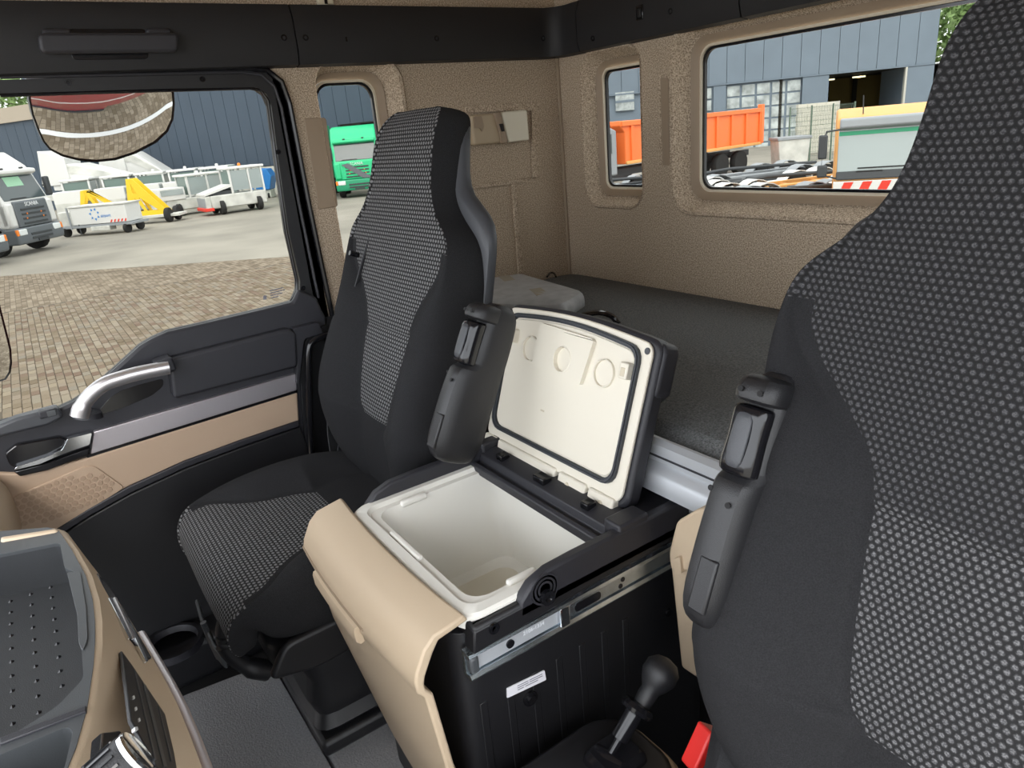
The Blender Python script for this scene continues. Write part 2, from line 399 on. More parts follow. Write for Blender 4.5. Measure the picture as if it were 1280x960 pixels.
# ---- upper rail: five trim pieces with screws
def rail(i, ax, a0, a1, z0=1.428, z1=1.560, slant=0.):
    prof = [(0, z0), (.026, z0 + .004), (.034, z0 + .03), (.034, z1 - .03), (.022, z1), (0, z1)]
    if ax == 'x': o = loft('trim_%d' % i, [[(d, a, z) for d, z in prof] for a in (a0, a1)], blackrail)
    else: o = loft('trim_%d' % i, [[(a, -d, z) for d, z in prof] for a in (a0, a1)], blackrail)
    return struct(o)
r1 = rail(1, 'x', -2.1, -.800); r2 = rail(2, 'x', -.797, -.075)
r4 = rail(4, 'y', .135, .680); r5 = rail(5, 'y', .684, W)
prof = [(0, 1.428), (.026, 1.432), (.034, 1.458), (.034, 1.530), (.022, 1.560), (0, 1.560)]
rings = []
for k in range(7):
    a = k / 6 * PI / 2; ca, sa = math.cos(a), math.sin(a); R = .075
    rings.append([(R + .06 * 0 - (R - d) * ca + 0, -(R) + (R - d) * sa if d < R else -R, z) for d, z in prof])
rings = [[(d, -.072, z) for d, z in prof]] + rings + [[(.132, -d, z) for d, z in prof]]
r3 = struct(loft('trim_3', rings, blackrail))
for par, ps in ((r1, [(0.034,-0.8265,1.4891)]), (r2, [(0.034,-0.7751,1.4886),(0.034,-0.4231,1.4835),(0.034,-0.0747,1.4801)]), ):
    for p in ps: lathe('screw', [(.007, -.003), (.007, .001), (.004, .001), (.003, -.002)], p, (1, 0, 0), gloss, par, 12)
for p in [(0.034,-0.6739,1.4842)]: box('clip_slot', (p[0] - .004, p[1] - .002, p[2] - .005), (p[0] + .0006, p[1] + .002, p[2] + .005), gloss, r2)
for p in [(0.2004,-0.034,1.4568),(0.4825,-0.034,1.4767)]: lathe('screw', [(.007, -.003), (.007, .001), (.004, .001), (.003, -.002)], p, (0, -1, 0), gloss, r4, 12)
q = (0.3812,-0.034,1.4915)
box('clip_socket', (q[0] - .012, -.037, q[2] - .018), (q[0] + .012, -.032, q[2] + .016), gloss, r4, .002)
box('clip_tongue', (q[0] - .004, -.040, q[2] - .012), (q[0] + .006, -.036, q[2] + .008), black, r4, .002)
# small bracket with dark slot on the upper wall
q = (0,-0.7018,1.5708)
box('slot_bracket', (0, q[1] - .02, 1.562), (.012, q[1] + .02, 1.60), cream, wl, .003)
box('slot', (.011, q[1] - .004, 1.564), (.0125, q[1] + .004, 1.60), gloss, wl)
# grab handle over the door
gh = thing('grab_handle', 'black plastic grab handle on the rail above the passenger door', 'handle', (.034, -1.2, 1.49))
hp = [(-1.3146,1.4984),(-1.059,1.4967),(-1.0677,1.4598),(-1.3192,1.4619)]
prism('handle_bar', 'x', roundpoly(hp, .012), .045, .066, charcoal, gh, .008, seg=3)
prism('finger_recess', 'x', roundpoly([(-1.258,1.5089),(-1.1163,1.5084),(-1.1241,1.4506),(-1.2659,1.4525)], .01), .030, .0355, gloss, gh, .001)
box('mount', (.030, hp[0][0] + .01, 1.478), (.05, hp[0][0] + .06, 1.508), charcoal, gh, .006)
box('mount', (.030, hp[1][0] - .06, 1.478), (.05, hp[1][0] - .01, 1.508), charcoal, gh, .006)

# ================================================================== PASSENGER DOOR
dr = bpy.data.objects.new('door_1', None); COL.objects.link(dr); dr.location = (0, -.85, 0); dr['kind'] = 'structure'
dr['label'] = 'black passenger door with beige insert, silver strip and large window'
sill = [(-0.8907,0.9026),(-0.9091,0.8744),(-0.9849,0.8713),(-1.1422,0.8668),(-1.2156,0.8657),(-1.2531,0.8567),(-1.2818,0.846),(-1.3325,0.8136),(-1.3722,0.7888),(-1.4108,0.7663),(-1.447,0.7514),(-1.4806,0.7439),(-1.586,0.7459),(-1.748,0.7578)]
glassout = [(-0.9003,1.3894),(-0.8807,1.3745),(-0.8743,1.3492),(-0.8821,1.2249),(-0.8908,1.0512),(-0.8859,0.927)] + sill + [(-1.5559,1.3928),(-1.4022,1.3995),(-1.1065,1.3951)]
top_out = [(-.825, 1.425), (-2.0, 1.425), (-2.0, .02), (-.825, .02)]
go = [tuple(p) for p in glassout]
prism('door_frame', 'x', [(-.828, .05), (-.828, 1.375), (-.845, 1.408), (-.875, 1.424), (-2.0, 1.424), (-2.0, .05)], -.045, 0, black, dr, holes=[go], smooth=False)
prism('pane', 'x', go, -.034, -.030, glass, dr, smooth=False)
def rim_tube(name, pts, x, r, m): return tube(name, [(x, a, b) for a, b in pts], r, m, dr, n=8, up=(1, 0, 0))
rim_tube('glass_seal', [(-1.4029,1.3967),(-1.1099,1.3923),(-0.9161,1.3887),(-0.8913,1.3824),(-0.879,1.3589),(-0.887,1.2252),(-0.8956,1.0529),(-0.8929,0.9303),(-0.8992,0.898),(-0.9227,0.8753),(-0.9893,0.8726),(-1.1453,0.8683),(-1.218,0.8672),(-1.2552,0.8583),(-1.2837,0.8477),(-1.3339,0.8156),(-1.4116,0.7687),(-1.4474,0.7539),(-1.4808,0.7465),(-1.5852,0.7486)], -.004, .004, gloss)
rim_tube('door_seal', [(-1.3918,1.4362),(-1.1798,1.4338),(-0.9307,1.4328),(-0.8714,1.4259),(-0.8408,1.3988),(-0.8313,1.3487),(-0.8288,1.1231),(-0.8197,0.8133)], .004, .007, gloss)
rim_tube('door_seal', [(-1.3938,1.4292),(-1.1814,1.4263),(-0.9323,1.4229),(-0.8859,1.4163),(-0.8594,1.3892),(-0.8518,1.341),(-0.8524,1.1261),(-0.8474,0.8755)], .002, .004, charcoal)
for p in [(0.001,-1.2808,1.4147),(0.001,-1.0177,1.4109),(0.001,-0.8791,1.2429),(0.001,-0.882,0.9078)]:
    lathe('screw', [(.006, -.002), (.006, .0015), (.003, .0015), (.002, 0)], p, (1, 0, 0), gloss, dr, 12)
# inner panel: dark upper part
up = [(-0.8988,0.9094),(-0.9212,0.8806),(-0.9953,0.8777),(-1.1492,0.8734),(-1.221,0.8723),(-1.2577,0.8635),(-1.2857,0.853),(-1.3353,0.8214),(-1.3741,0.7972),(-1.412,0.7751),(-1.4473,0.7605),(-1.4802,0.7532),(-1.5833,0.7552),(-1.6385,0.7582),(-1.7199,0.476),(-0.9274,0.272),(-0.8423,0.821),(-0.8575,0.8801)]
prism('inner_panel', 'x', up, .0, .02, charcoal, dr, .006)
# storage box / armrest bulge with rounded top
ab = roundpoly([(-1.2377,0.8162),(-0.9508,0.823),(-0.9353,0.8067),(-0.9481,0.7197),(-1.2504,0.7181)], [.012, .012, .006, .012, .012])
prism('armrest_box', 'x', ab, .012, .05, charcoal, dr, .014, seg=4)
prism('armrest_shelf', 'x', roundpoly([(-0.9415,0.8199),(-0.8735,0.8214),(-0.866,0.7917),(-0.9185,0.7869),(-0.9533,0.6737),(-0.9594,0.6754),(-0.9371,0.7999)], .006), .012, .045, charcoal, dr, .008, seg=3)
prism('rear_post', 'x', roundpoly([(-0.9104,0.7799),(-0.8484,0.8088),(-0.9079,0.2684),(-0.9739,0.2953),(-0.9709,0.443),(-0.943,0.6894)], .01), .01, .03, black, dr, .006)
# silver strip, beige insert, speaker, pocket
prism('silver_strip', 'x', [(-1.4246,0.6868),(-0.9525,0.6991),(-0.9591,0.6542),(-1.4439,0.6373)], .018, .032, silver2, dr, .002)
prism('shadow_gap', 'x', [(-1.4483,0.6375),(-0.9556,0.6544),(-0.9589,0.6374),(-1.4551,0.6237)], .018, .027, gloss, dr)
prism('beige_insert', 'x', [(-1.4473,0.6297),(-0.9578,0.6466),(-0.9684,0.5699),(-1.1245,0.5637),(-1.2616,0.5536),(-1.3918,0.5325),(-1.4819,0.5085),(-1.5696,0.48),(-1.7287,0.4445),(-1.6631,0.672),(-1.5865,0.6401),(-1.5516,0.6312)], .016, .03, beigedoor, dr, .004)
sp = roundpoly([(-1.6092,0.5903),(-1.4629,0.6134),(-1.4432,0.6083),(-1.3981,0.5353),(-1.5667,0.4792),(-1.6242,0.504)], .01)
prism('speaker_panel', 'x', sp, .028, .0335, beigedoor, dr, .0015)
# honeycomb perforation of the speaker
speakm = mat('speaker_cloth', (.42, .30, .21), .7)
cy_, cz_ = [(-1.5305,0.5564)][0]
SV, SF = [], []
for i in range(-9, 10):
    for j in range(-7, 8):
        yy = cy_ + (i + (j % 2) * .5) * .0145; zz = cz_ + j * .0125 + (yy - cy_) * .10
        if ((yy - cy_) / .115) ** 2 + ((zz - cz_) / .047) ** 2 > 1: continue
        n = len(SV); SV += [(.0336, yy + .0064 * math.sin(k * PI / 3), zz + .0064 * math.cos(k * PI / 3)) for k in range(6)]
        SV += [(.0348, yy + .0058 * math.sin(k * PI / 3), zz + .0058 * math.cos(k * PI / 3)) for k in range(6)]
        SF.append(tuple(range(n + 6, n + 12))); SF += [(n + k, n + (k + 1) % 6, n + 6 + (k + 1) % 6, n + 6 + k) for k in range(6)]
sg = mk('speaker_grille', SV, SF, speakm, dr, smooth=False); sg['kind'] = 'stuff'
prism('pocket_rim', 'x', [(-1.5691,0.4826),(-1.4818,0.511),(-1.392,0.535),(-1.2622,0.556),(-1.1255,0.5661),(-0.97,0.5722),(-0.9709,0.5563),(-1.1273,0.5487),(-1.2625,0.5386),(-1.3911,0.5176),(-1.4813,0.494),(-1.5676,0.4652)], .02, .036, charcoal, dr, .003)
# map pocket in front of the seat, bulging into the cab
mp = [[(-1.5666,0.4714),(-1.3915,0.5234),(-1.2644,0.5423),(-1.1302,0.5522),(-0.973,0.559)], [(-1.6057,0.3328),(-1.3903,0.36),(-1.2598,0.3698),(-1.1234,0.3585),(-0.9793,0.3234)]]
prism('map_pocket', 'x', [(-1.5753,0.4597),(-1.4818,0.4916),(-1.3916,0.5152),(-1.2629,0.5362),(-1.1275,0.5462),(-0.969,0.5531),(-0.9532,0.4506),(-0.9645,0.2936),(-1.2246,0.1044),(-1.6931,0.0228),(-1.8498,0.1257),(-1.7735,0.387)], .0, .034, black, dr, .004)
# dark recess and silver lever of the door opener
prism('opener_recess', 'x', roundpoly([(-1.5925,0.6916),(-1.5687,0.7043),(-1.4884,0.6966),(-1.4775,0.6852),(-1.487,0.6727),(-1.5182,0.6599),(-1.5806,0.651),(-1.5919,0.6628)], .006), .015, .034, gloss, dr, .003)
prism('opener_lever', 'x', roundpoly([(-1.4768,0.6908),(-1.4282,0.6904),(-1.4396,0.6646),(-1.4877,0.6613),(-1.539,0.6521),(-1.5872,0.654),(-1.5813,0.6596),(-1.5209,0.6632),(-1.4914,0.6705)], .004), .03, .046, chrome, dr, .003)
prism('opener_base', 'x', [(-1.589,0.6471),(-1.5247,0.6473),(-1.4396,0.6552),(-1.4473,0.6379),(-1.5296,0.6293),(-1.5813,0.6326)], .018, .036, gloss, dr, .003)
# switch wedge on the front sill
prism('switch_pod', 'x', [(-1.6409,0.747),(-1.5523,0.7641),(-1.475,0.7663),(-1.4698,0.7401),(-1.5024,0.7315),(-1.6448,0.7337)], .01, .045, charcoal2, dr, .006)
prism('window_switch', 'x', [(-1.5109,0.7666),(-1.4796,0.7664),(-1.481,0.7499),(-1.5123,0.7503)], .03, .049, charcoal, dr, .002)
prism('switch_recess', 'x', [(-1.4969,0.7633),(-1.4803,0.7638),(-1.4808,0.7508),(-1.4972,0.7512)], .03, .0505, greyplas, dr, .001)
# silver pull handle
path = smoothpath([(0.075,-1.4421,0.7423),(0.075,-1.4282,0.7663),(0.075,-1.4061,0.786),(0.075,-1.3774,0.8003),(0.075,-1.346,0.8047),(0.075,-1.3033,0.8063),(0.075,-1.2449,0.8042)], 5)
tube('pull_handle', path, [.019] * 5 + [.0165] * (len(path) - 5), silver, dr, n=14, up=(1, 0, 0), flat=.75)
pth = [(-1.4147,0.7185),(-1.3774,0.7502),(-1.3478,0.7631),(-1.3033,0.7662),(-1.2564,0.7671),(-1.2609,0.7483),(-1.2909,0.7327),(-1.3619,0.72)]
prism('handle_shade', 'x', roundpoly(pth, .01), .015, .0215, gloss, dr, .002)
lathe('handle_foot', [(.03, 0), (.026, .012)], (0.05,-1.4262,0.7299), (0, .25, 1), charcoal, dr)
obox('handle_socket', (0.055,-1.2511,0.8071), ((.05, 0, 0), (0, .04, .006), (0, -.004, .034)), charcoal, dr, .006)
# etched marks at the corner of the pane
for nm, q in (('glass_mark', [(-0.978,0.902),(-0.9697,0.9024),(-0.9708,0.8922),(-0.9791,0.8918)]), ('glass_mark', [(-0.9593,0.9129),(-0.9236,0.9142),(-0.9237,0.9117),(-0.9594,0.9104)]), ('glass_mark', [(-0.9595,0.9067),(-0.9206,0.9082),(-0.9207,0.9057),(-0.9596,0.9042)]),
              ('glass_mark', [(-0.9598,0.9004),(-0.9283,0.9017),(-0.9284,0.8991),(-0.9599,0.8979)]), ('glass_mark', [(-0.96,0.8942),(-0.9402,0.8948),(-0.9402,0.8922),(-0.9601,0.8917)])):
    prism(nm, 'x', q, -.0298, -.0293, inkgrey, dr, smooth=False)
# B-pillar behind the door and its grab bar
pil = struct(prism('pillar_middle', 'x', [(-0.8366,0.823),(-0.8084,0.8168),(-0.8469,0.3363),(-0.9189,-0.0735),(-0.9659,-0.0493),(-0.9626,0.478)], -.04, .012, black))
gb = tag(tube('entry_bar', smoothpath([(0.05,-0.9702,0.4016),(0.05,-0.9509,0.5379),(0.05,-0.9262,0.6896),(0.05,-0.9142,0.7523),(0.05,-0.9013,0.7751),(0.05,-0.8737,0.7836),(0.05,-0.816,0.7853)], 4), .0095, gloss, n=12, up=(1, 0, 0)), 'black steel grab bar on the door pillar beside the passenger seat', 'grab bar')
# red outer skin of the cab, below the windows
sk = struct(prism('wall_outer_skin', 'x', [(-2.15, -1.0), (-.8, -1.0), (-.8, -.35), (.06, -.35), (.06, .7), (-2.15, .7)], -.10, -.06, redpaint))
box('grey_stripe', (-.104, -2.15, .20), (-.098, .06, .26), whitepaint, sk)
box('step_skirt', (-.14, -2.15, -1.05), (-.08, -.8, -.75), charcoal, sk, .01)
# ================================================================== BED
bd = thing('bunk_bed', 'dark grey bunk mattress along the rear wall behind both seats', 'bed', (1.05, -.35, .69))
mw, md = W - .01, .70
nx, ny = 24, 10
V, F = [], []
for j in range(ny + 1):
    for i in range(nx + 1):
        x = .008 + (mw - .016) * i / nx; y = -md + (md - .006) * j / ny
        z = .787 + .004 * math.sin(x * 5 + 1) * math.sin(y * 6)
        if j == 0: z -= .045
        elif j == 1: y = -md + .03; z -= .004
        V.append((x, y, z))
for j in range(ny):
    for i in range(nx):
        a = j * (nx + 1) + i; F.append((a, a + 1, a + nx + 2, a + nx + 1))
n0 = len(V)
for i in range(nx + 1): V.append((V[i][0], -md, .66))
for i in range(nx): F.append((n0 + i, n0 + i + 1, i + 1, i))
mk('mattress', V, F, mattress, bd, sub=1)
# edge rail of the bunk: two extruded aluminium faces
rb = loft('edge_rail', [[(x, y, z) for y, z in ((-.700, .772), (-.712, .776), (-.722, .770), (-.722, .742), (-.716, .738), (-.730, .728), (-.735, .722), (-.735, .694), (-.700, .690))] for x in (.64, 1.62)], alu, bd)
box('rail_groove', (.64, -.7235, .750), (1.62, -.7215, .753), charcoal, rb)
tube('net_loop', smoothpath([(0.0393,-0.124,0.8),(-0.0016,-0.0795,0.8),(0.0203,-0.0803,0.8),(0.0643,-0.1085,0.8)], 4), .003, gloss, bd, n=6)
struct(box('wall_bunk', (.0, -.60, .0), (W, -.56, .655), floorblk))
# package on the bed
pk = thing('wrapped_parcel', 'silver grey plastic wrapped parcel with tan tape on the bunk', 'parcel', (.3, -.33, .79))
o = [(0.272,-0.4627,0.85),(0.2184,-0.3522,0.85),(0.5449,-0.4042,0.85),(0.6353,-0.4623,0.85),(0.6146,-0.5272,0.85),(0.4468,-0.5385,0.85)]
xs = [(.02, -.40), (.08, -.24), (.44, -.30), (.50, -.42), (.30, -.52), (.06, -.50)]
rings = []
for z, k in ((.792, .97), (.80, 1), (.825, 1.0), (.838, .96), (.842, .8)):
    cxx, cyy = .25, -.38
    rings.append([(cxx + (a - cxx) * k, cyy + (b - cyy) * k, z + .004 * math.sin(a * 40 + b * 30)) for a, b in roundpoly(xs, .03, 4)])
loft('wrap', rings, bagm, pk, sub=1)
for a, b in ((.12, -.33), (.34, -.38)):
    obox('tape_strip', (a, b, .8425), ((.075, -.03, 0), (.012, .03, 0), (0, 0, .004)), tape, pk)
tag(tube('coiled_strap', smoothpath([(.52, -.44, .80), (.55, -.41, .82), (.575, -.38, .825), (.595, -.36, .815), (.60, -.35, .795), (.57, -.37, .793), (.53, -.43, .795)], 4), .011, gloss, n=8, flat=.6),
    'small black coiled strap lying on the bunk behind the open cooler lid', 'strap')

# ================================================================== READING LAMP on the side wall
lm = thing('reading_lamp', 'beige reading lamp with cream diffuser on the felt side wall', 'lamp', (0, -.22, 1.25))
hq = [(-0.3416,1.2911),(-0.1468,1.2942),(-0.1462,1.2105),(-0.3358,1.2108)]
prism('housing', 'x', roundpoly(hq, .009), .0, .028, lampcream, lm, .008, seg=3)
prism('diffuser', 'x', roundpoly([(-0.2397,1.293),(-0.1497,1.2941),(-0.1491,1.2106),(-0.2237,1.21)], .007), .01, .034, lampdiff, lm, .006, seg=3)
prism('centre_band', 'x', [(-0.2656,1.2923),(-0.2437,1.2931),(-0.2279,1.2103),(-0.2475,1.2097)], .01, .036, trimbrown, lm, .002)
prism('reading_spot', 'x', roundpoly([(-0.3298,1.2862),(-0.3059,1.2867),(-0.3012,1.2591),(-0.3083,1.2448),(-0.315,1.2558),(-0.3334,1.2571)], .003), .02, .0315, trimbrown, lm, .001)
prism('rocker_switch', 'x', [(-0.2534,1.2618),(-0.2396,1.2619),(-0.2364,1.2413),(-0.2475,1.241)], .03, .0375, gloss, lm, .0005)

# ================================================================== COOLER DRAWER between the seats
ZF = .66
cl = thing('cooler_drawer', 'open cooler drawer with beige front, white liner and raised white lid', 'cooler', (.92, -.95, .1))
XL, XR = .715, 1.112
# black tub: open at the top, walls round the liner
tub = [(.735, -1.105), (1.105, -1.115), (1.105, -.62), (.735, -.62)]
tin = [(.755, -1.085), (1.085, -1.085), (1.085, -.80), (.755, -.80)]
prism('tub', 'z', roundpoly(tub, .03), .105, ZF - .035, black, cl, .006, holes=[roundpoly(tin, .02)])
for k in range(7):
    y = -1.09 + k * .045
    box('tub_rib', (1.104, y, .12), (1.1065, y + .012, .50), black, cl, .001)
# wide black top frame with rails either side
prism('top_frame', 'z', [(.725, -1.08), (1.135, -1.10), (1.135, -.62), (.725, -.62)], ZF - .04, ZF - .008, black, cl, .005, holes=[[(.737, -1.075), (1.118, -1.092), (1.118, -.80), (.737, -.80)]])
# side wings that rise towards the hinge (quarter round front end)
for nm, x0, x1, ys in (('side_wing', 1.118, 1.136, -.955), ('side_wing', .728, .745, -1.005)):
    P = [(ys - .075, ZF - .03), (ys - .07, ZF - .005), (ys - .05, ZF + .014), (ys - .02, ZF + .024), (ys + .03, ZF + .026), (-.72, ZF + .026), (-.66, ZF + .02), (-.66, ZF - .03)]
    prism(nm, 'x', P, x0, x1, charcoal, cl, .004)
for r in (.024, .018, .012):
    lathe('wing_boss', [(r, 0), (r, .0012), (r - .003, .0012), (r - .003, 0)], (1.136, -.985, ZF - .002), (1, 0, 0), charcoal, cl, 20)
lathe('screw', [(.011, 0), (.011, .008), (.006, .008), (.004, .004)], (1.137,-0.9853,0.647), (1, 0, 0), gloss, cl, 14)
lathe('screw', [(.008, 0), (.008, .003), (.004, .003), (.003, 0)], (1.137,-1.0716,0.6401), (1, 0, 0), gloss, cl, 14)
# lower skirt of the frame with moulded teeth
prism('side_skirt', 'x', [(-1.105, ZF - .047), (-1.10, ZF - .012), (-.64, ZF - .012), (-.64, ZF - .035), (-.9, ZF - .038), (-1.06, ZF - .045)], 1.112, 1.136, black, cl, .003)
for k in range(9):
    y = -1.06 + k * .048
    box('skirt_tooth', (1.112, y, ZF - .053), (1.126, y + .004, ZF - .036), charcoal, cl)
box('skirt_back', (1.105, -1.08, ZF - .055), (1.113, -.64, ZF - .03), charcoal2, cl)
# telescopic slide
rz0, rz1 = .565, .607
pr = [(1.108, rz0), (1.126, rz0), (1.128, rz0 + .004), (1.124, rz0 + .008), (1.114, rz0 + .006), (1.114, rz1 - .006), (1.124, rz1 - .008), (1.128, rz1 - .004), (1.126, rz1), (1.108, rz1)]
sr = loft('slide_rail', [[(x, y, z) for x, z in pr] for y in (-1.108, -.66)], zinc, cl)
box('inner_slide', (1.116, -1.10, rz0 + .009), (1.1195, -.955, rz1 - .009), alu, sr, .001)
box('inner_slide', (1.116, -.935, rz0 + .009), (1.1215, -.66, rz1 - .009), zinc, sr, .002)
box('slide_stop', (1.114, -.955, rz0 + .004), (1.127, -.938, rz1 - .004), chrome, sr, .002)
box('end_stop', (1.112, -1.106, rz0 + .008), (1.126, -1.092, rz1 - .008), greyplas, sr, .004)
prism('slide_slot', 'x', roundpoly([(-.925, rz0 + .014), (-.875, rz0 + .014), (-.875, rz1 - .014), (-.925, rz1 - .014)], .008), 1.121, 1.1222, gloss, sr)
disc('slide_screw', (1.119,-1.0394,0.586), (1, 0, 0), .0065, .003, gloss, sr, 14)
for y in (-.835, -.83): disc('slide_hole', (1.121, y, rz0 + .016 + (y + .835) * 2), (1, 0, 0), .004, .0012, gloss, sr, 10)
text('stamped_number', '2106-1334', .0085, inkwhite, sr, m4((1.1198, -.998, rz0 + .024), (0, 1, 0), (0, 0, 1)), .0002)
# sticker
stq = [(-1.0448,0.5016),(-0.9779,0.4949),(-0.9765,0.4762),(-1.0466,0.4852)]
st = prism('label_sticker', 'x', roundpoly(stq, .002), 1.106, 1.1075, whitesticker, cl)
yo, zo = stq[0]; yu = Vector((stq[1][0] - yo, stq[1][1] - zo)); 
for k in range(3):
    for a, b in ((.26, .55), (.58, .93)) if k < 2 else ((.26, .42), (.46, .8)):
        c0 = Vector(stq[0]) + yu * a; c1 = Vector(stq[0]) + yu * b; dz = -.0035 - .0045 * k * .8
        prism('printed_line', 'x', [(c0.x, c0.y + dz), (c1.x, c1.y + dz), (c1.x, c1.y + dz - .0014), (c0.x, c0.y + dz - .0014)], 1.1074, 1.1078, inkgrey, st, smooth=False)
lathe('screw', [(.012, 0), (.012, .004), (.007, .004), (.007, .008), (.003, .008)], (1.106,-1.0077,0.461), (1, 0, 0), gloss, cl, 14)
lathe('screw', [(.007, 0), (.007, .004), (.003, .004)], (1.106,-0.7177,0.4632), (1, 0, 0), gloss, cl, 14)
# white liner: rim and cavity
def rr2(x0, x1, y0, y1, r, z): return [(a, b, z) for a, b in rrect(x0, x1, y0, y1, r, 5)]
ro = [rr2(.738, 1.124, -1.106, -.80, .03, ZF - .022), rr2(.738, 1.124, -1.106, -.80, .03, ZF - .004), rr2(.742, 1.120, -1.102, -.80, .028, ZF),
      rr2(.756, 1.104, -1.088, -.81, .026, ZF), rr2(.760, 1.100, -1.084, -.81, .026, ZF - .007), rr2(.772, 1.088, -1.072, -.815, .03, ZF - .007),
      rr2(.778, 1.083, -1.066, -.82, .03, ZF - .02), rr2(.786, 1.075, -1.058, -.825, .03, .47), rr2(.80, 1.06, -1.04, -.84, .03, .455)]
ln = loft('liner', ro, fridgerim, cl, cap=False)
n = 24; ln2 = mk('liner_floor', rr2(.79, 1.07, -1.05, -.83, .03, .457), [tuple(range(24))], fridge, cl, smooth=False)
for nm, c, e in (('liner_catch', (.775, -1.0, ZF - .007), (.012, .05, .012)), ('liner_catch', (.90, -1.078, ZF - .006), (.10, .012, .010)), ('liner_catch', (1.088, -.99, ZF - .007), (.012, .05, .012))):
    obox(nm, c, ((e[0], 0, 0), (0, e[1], 0), (0, 0, e[2])), fridgerim, cl, .004)
obox('drain_block', (.87, -1.0, .475), ((.09, 0, 0), (0, .06, 0), (0, 0, .04)), fridge, cl, .006)
box('liner_divider', (.93, -.985, .457), (.933, -.955, .51), fridge, cl)
# beige front panel, one profile drawn out across the drawer, slightly bowed
PF_ = [(-1.104, .668), (-1.150, .660), (-1.166, .646), (-1.181, .618), (-1.184, .606), (-1.183, .588), (-1.174, .576), (-1.172, .56), (-1.160, .445), (-1.10, .16), (-1.088, .105)]
def bowed(xx, y): return y - .010 * (1 - ((xx - .912) / .21) ** 2)
rings = []
for i in range(9):
    xx = .702 + (1.122 - .702) * i / 8
    out = [(xx, bowed(xx, y), z) for y, z in PF_]; inn = [(xx, bowed(xx, y) + (.012 if k > 1 else .006), z - (.010 if k < 5 else 0)) for k, (y, z) in enumerate(PF_)]
    rings.append(out + inn[::-1])
fp = loft('front_panel', rings, beige, cl, bevel=.003)
gq = []
for i in range(7):
    xx = .78 + .18 * i / 6
    gq.append([(xx, bowed(xx, -1.1845) - d, z) for d, z in ((-.002, .600), (.005, .598), (.007, .592), (.006, .574), (.0, .568), (-.006, .570))])
loft('pull_grip', gq, beige, fp)
tube('panel_groove', [(x, bowed(x, -1.1835), .603) for x in [.703 + .4 * i / 10 * .98 for i in range(8)]], .0028, trimbrown, fp, n=6)
# hinge bar behind the opening
hb = loft('hinge_bar', [[(x, y, z) for y, z in ((-.862, ZF - .012), (-.862, ZF + .004), (-.855, ZF + .008), (-.849, ZF + .002), (-.842, ZF + .002), (-.838, ZF + .016), (-.815, ZF + .022), (-.79, ZF + .022), (-.79, ZF - .012))] for x in (.745, 1.10)], charcoal, cl, bevel=.002)
box('rear_deck', (.73, -.80, ZF - .03), (1.13, -.64, ZF + .012), charcoal, cl, .006)
for x, wd_ in ((.80, .03), (.92, .05), (1.04, .03)):
    obox('hinge_clip', (x, -.823, ZF + .024), ((wd_ * .6, 0, 0), (0, .02, 0), (0, 0, .012)), gloss, cl, .002)
box('corner_block', (.725, -.835, ZF - .01), (.75, -.785, ZF + .035), charcoal, cl, .004)
box('corner_block', (1.10, -.845, ZF - .01), (1.135, -.785, ZF + .035), charcoal, cl, .004)
# the raised lid, built in its own plane
LO = Vector((.7016, -.7974, .685)); LV = Vector((0, .31858, .94789)); LN = Vector((0, -.94789, .31858)); LW, LHH = .3835, .266
def lp(a, b, c=0): return LO + Vector((a, 0, 0)) + LV * b + LN * c
def lidslab(name, pts, c0, c1, m, parent, bevel=0, holes=(), **k):
    o = prism(name, 'z', pts, c0, c1, m, None, bevel, holes, **k)
    o.data.transform(Matrix(((1, 0, 0, LO.x), (0, LV.y, LN.y, LO.y), (0, LV.z, LN.z, LO.z), (0, 0, 0, 1))))
    o.parent = parent; o.matrix_parent_inverse = WORLD(parent).inverted(); return o
def arch(x0, x1, y0, y1, r, bulge, n=10):
    P = [(x0 + r, y0), (x1 - r, y0)] + [(x1 - r + r * math.sin(t * PI / 8), y0 + r - r * math.cos(t * PI / 8)) for t in range(1, 5)]
    P += [(x1 - r + r * math.cos(t * PI / 8), y1 - r + r * math.sin(t * PI / 8)) for t in range(0, 5)]
    P += [(x1 - r + (x0 - x1 + 2 * r) * t / n, y1 + bulge * math.sin(PI * t / n)) for t in range(1, n)]
    P += [(x0 + r - r * math.sin(t * PI / 8), y1 - r + r * math.cos(t * PI / 8)) for t in range(0, 5)]
    P += [(x0 + r - r * math.cos(t * PI / 8), y0 + r - r * math.sin(t * PI / 8)) for t in range(0, 4)]
    return P
lid = lidslab('lid', arch(.002, LW - .002, .004, LHH - .006, .02, .010), -.006, 0, fridge, cl, .002)
lidslab('lid_shell', arch(-.004, LW + .008, -.004, LHH, .022, .010), -.034, -.006, charcoal, lid, .006)
lidslab('lid_grip', [(LW - .004, LHH - .100), (LW + .012, LHH - .082), (LW + .012, LHH - .02), (LW + .008, LHH - .006), (LW - .02, LHH - .002)], -.046, -.012, charcoal, lid, .006)
s_o = arch(.016, LW - .020, .026, LHH - .014, .026, .010); s_i = arch(.024, LW - .028, .034, LHH - .022, .022, .010)
lidslab('lid_seal', s_o, -.001, .006, rubber, lid, .002, holes=[s_i])
s_o2 = arch(.0185, LW - .0225, .0285, LHH - .0165, .025, .010); s_i2 = arch(.0205, LW - .0245, .0305, LHH - .0185, .024, .010)
lidslab('lid_seal_rib', s_o2, .004, .0085, charcoal2, lid, .001, holes=[s_i2])
def circ(a, b, r, n=24): return [(a + r * math.cos(2 * PI * k / n), b + r * math.sin(2 * PI * k / n)) for k in range(n)]
C3 = [(.0967, .195), (.193, .195), (.294, .194)]
lidslab('lid_inner', arch(.026, LW - .030, .036, LHH - .024, .022, .010), -.001, .003, fridge, lid, .002)
blk = [(.118, .166), (.248, .166), (.268, .247), (.122, .250)]
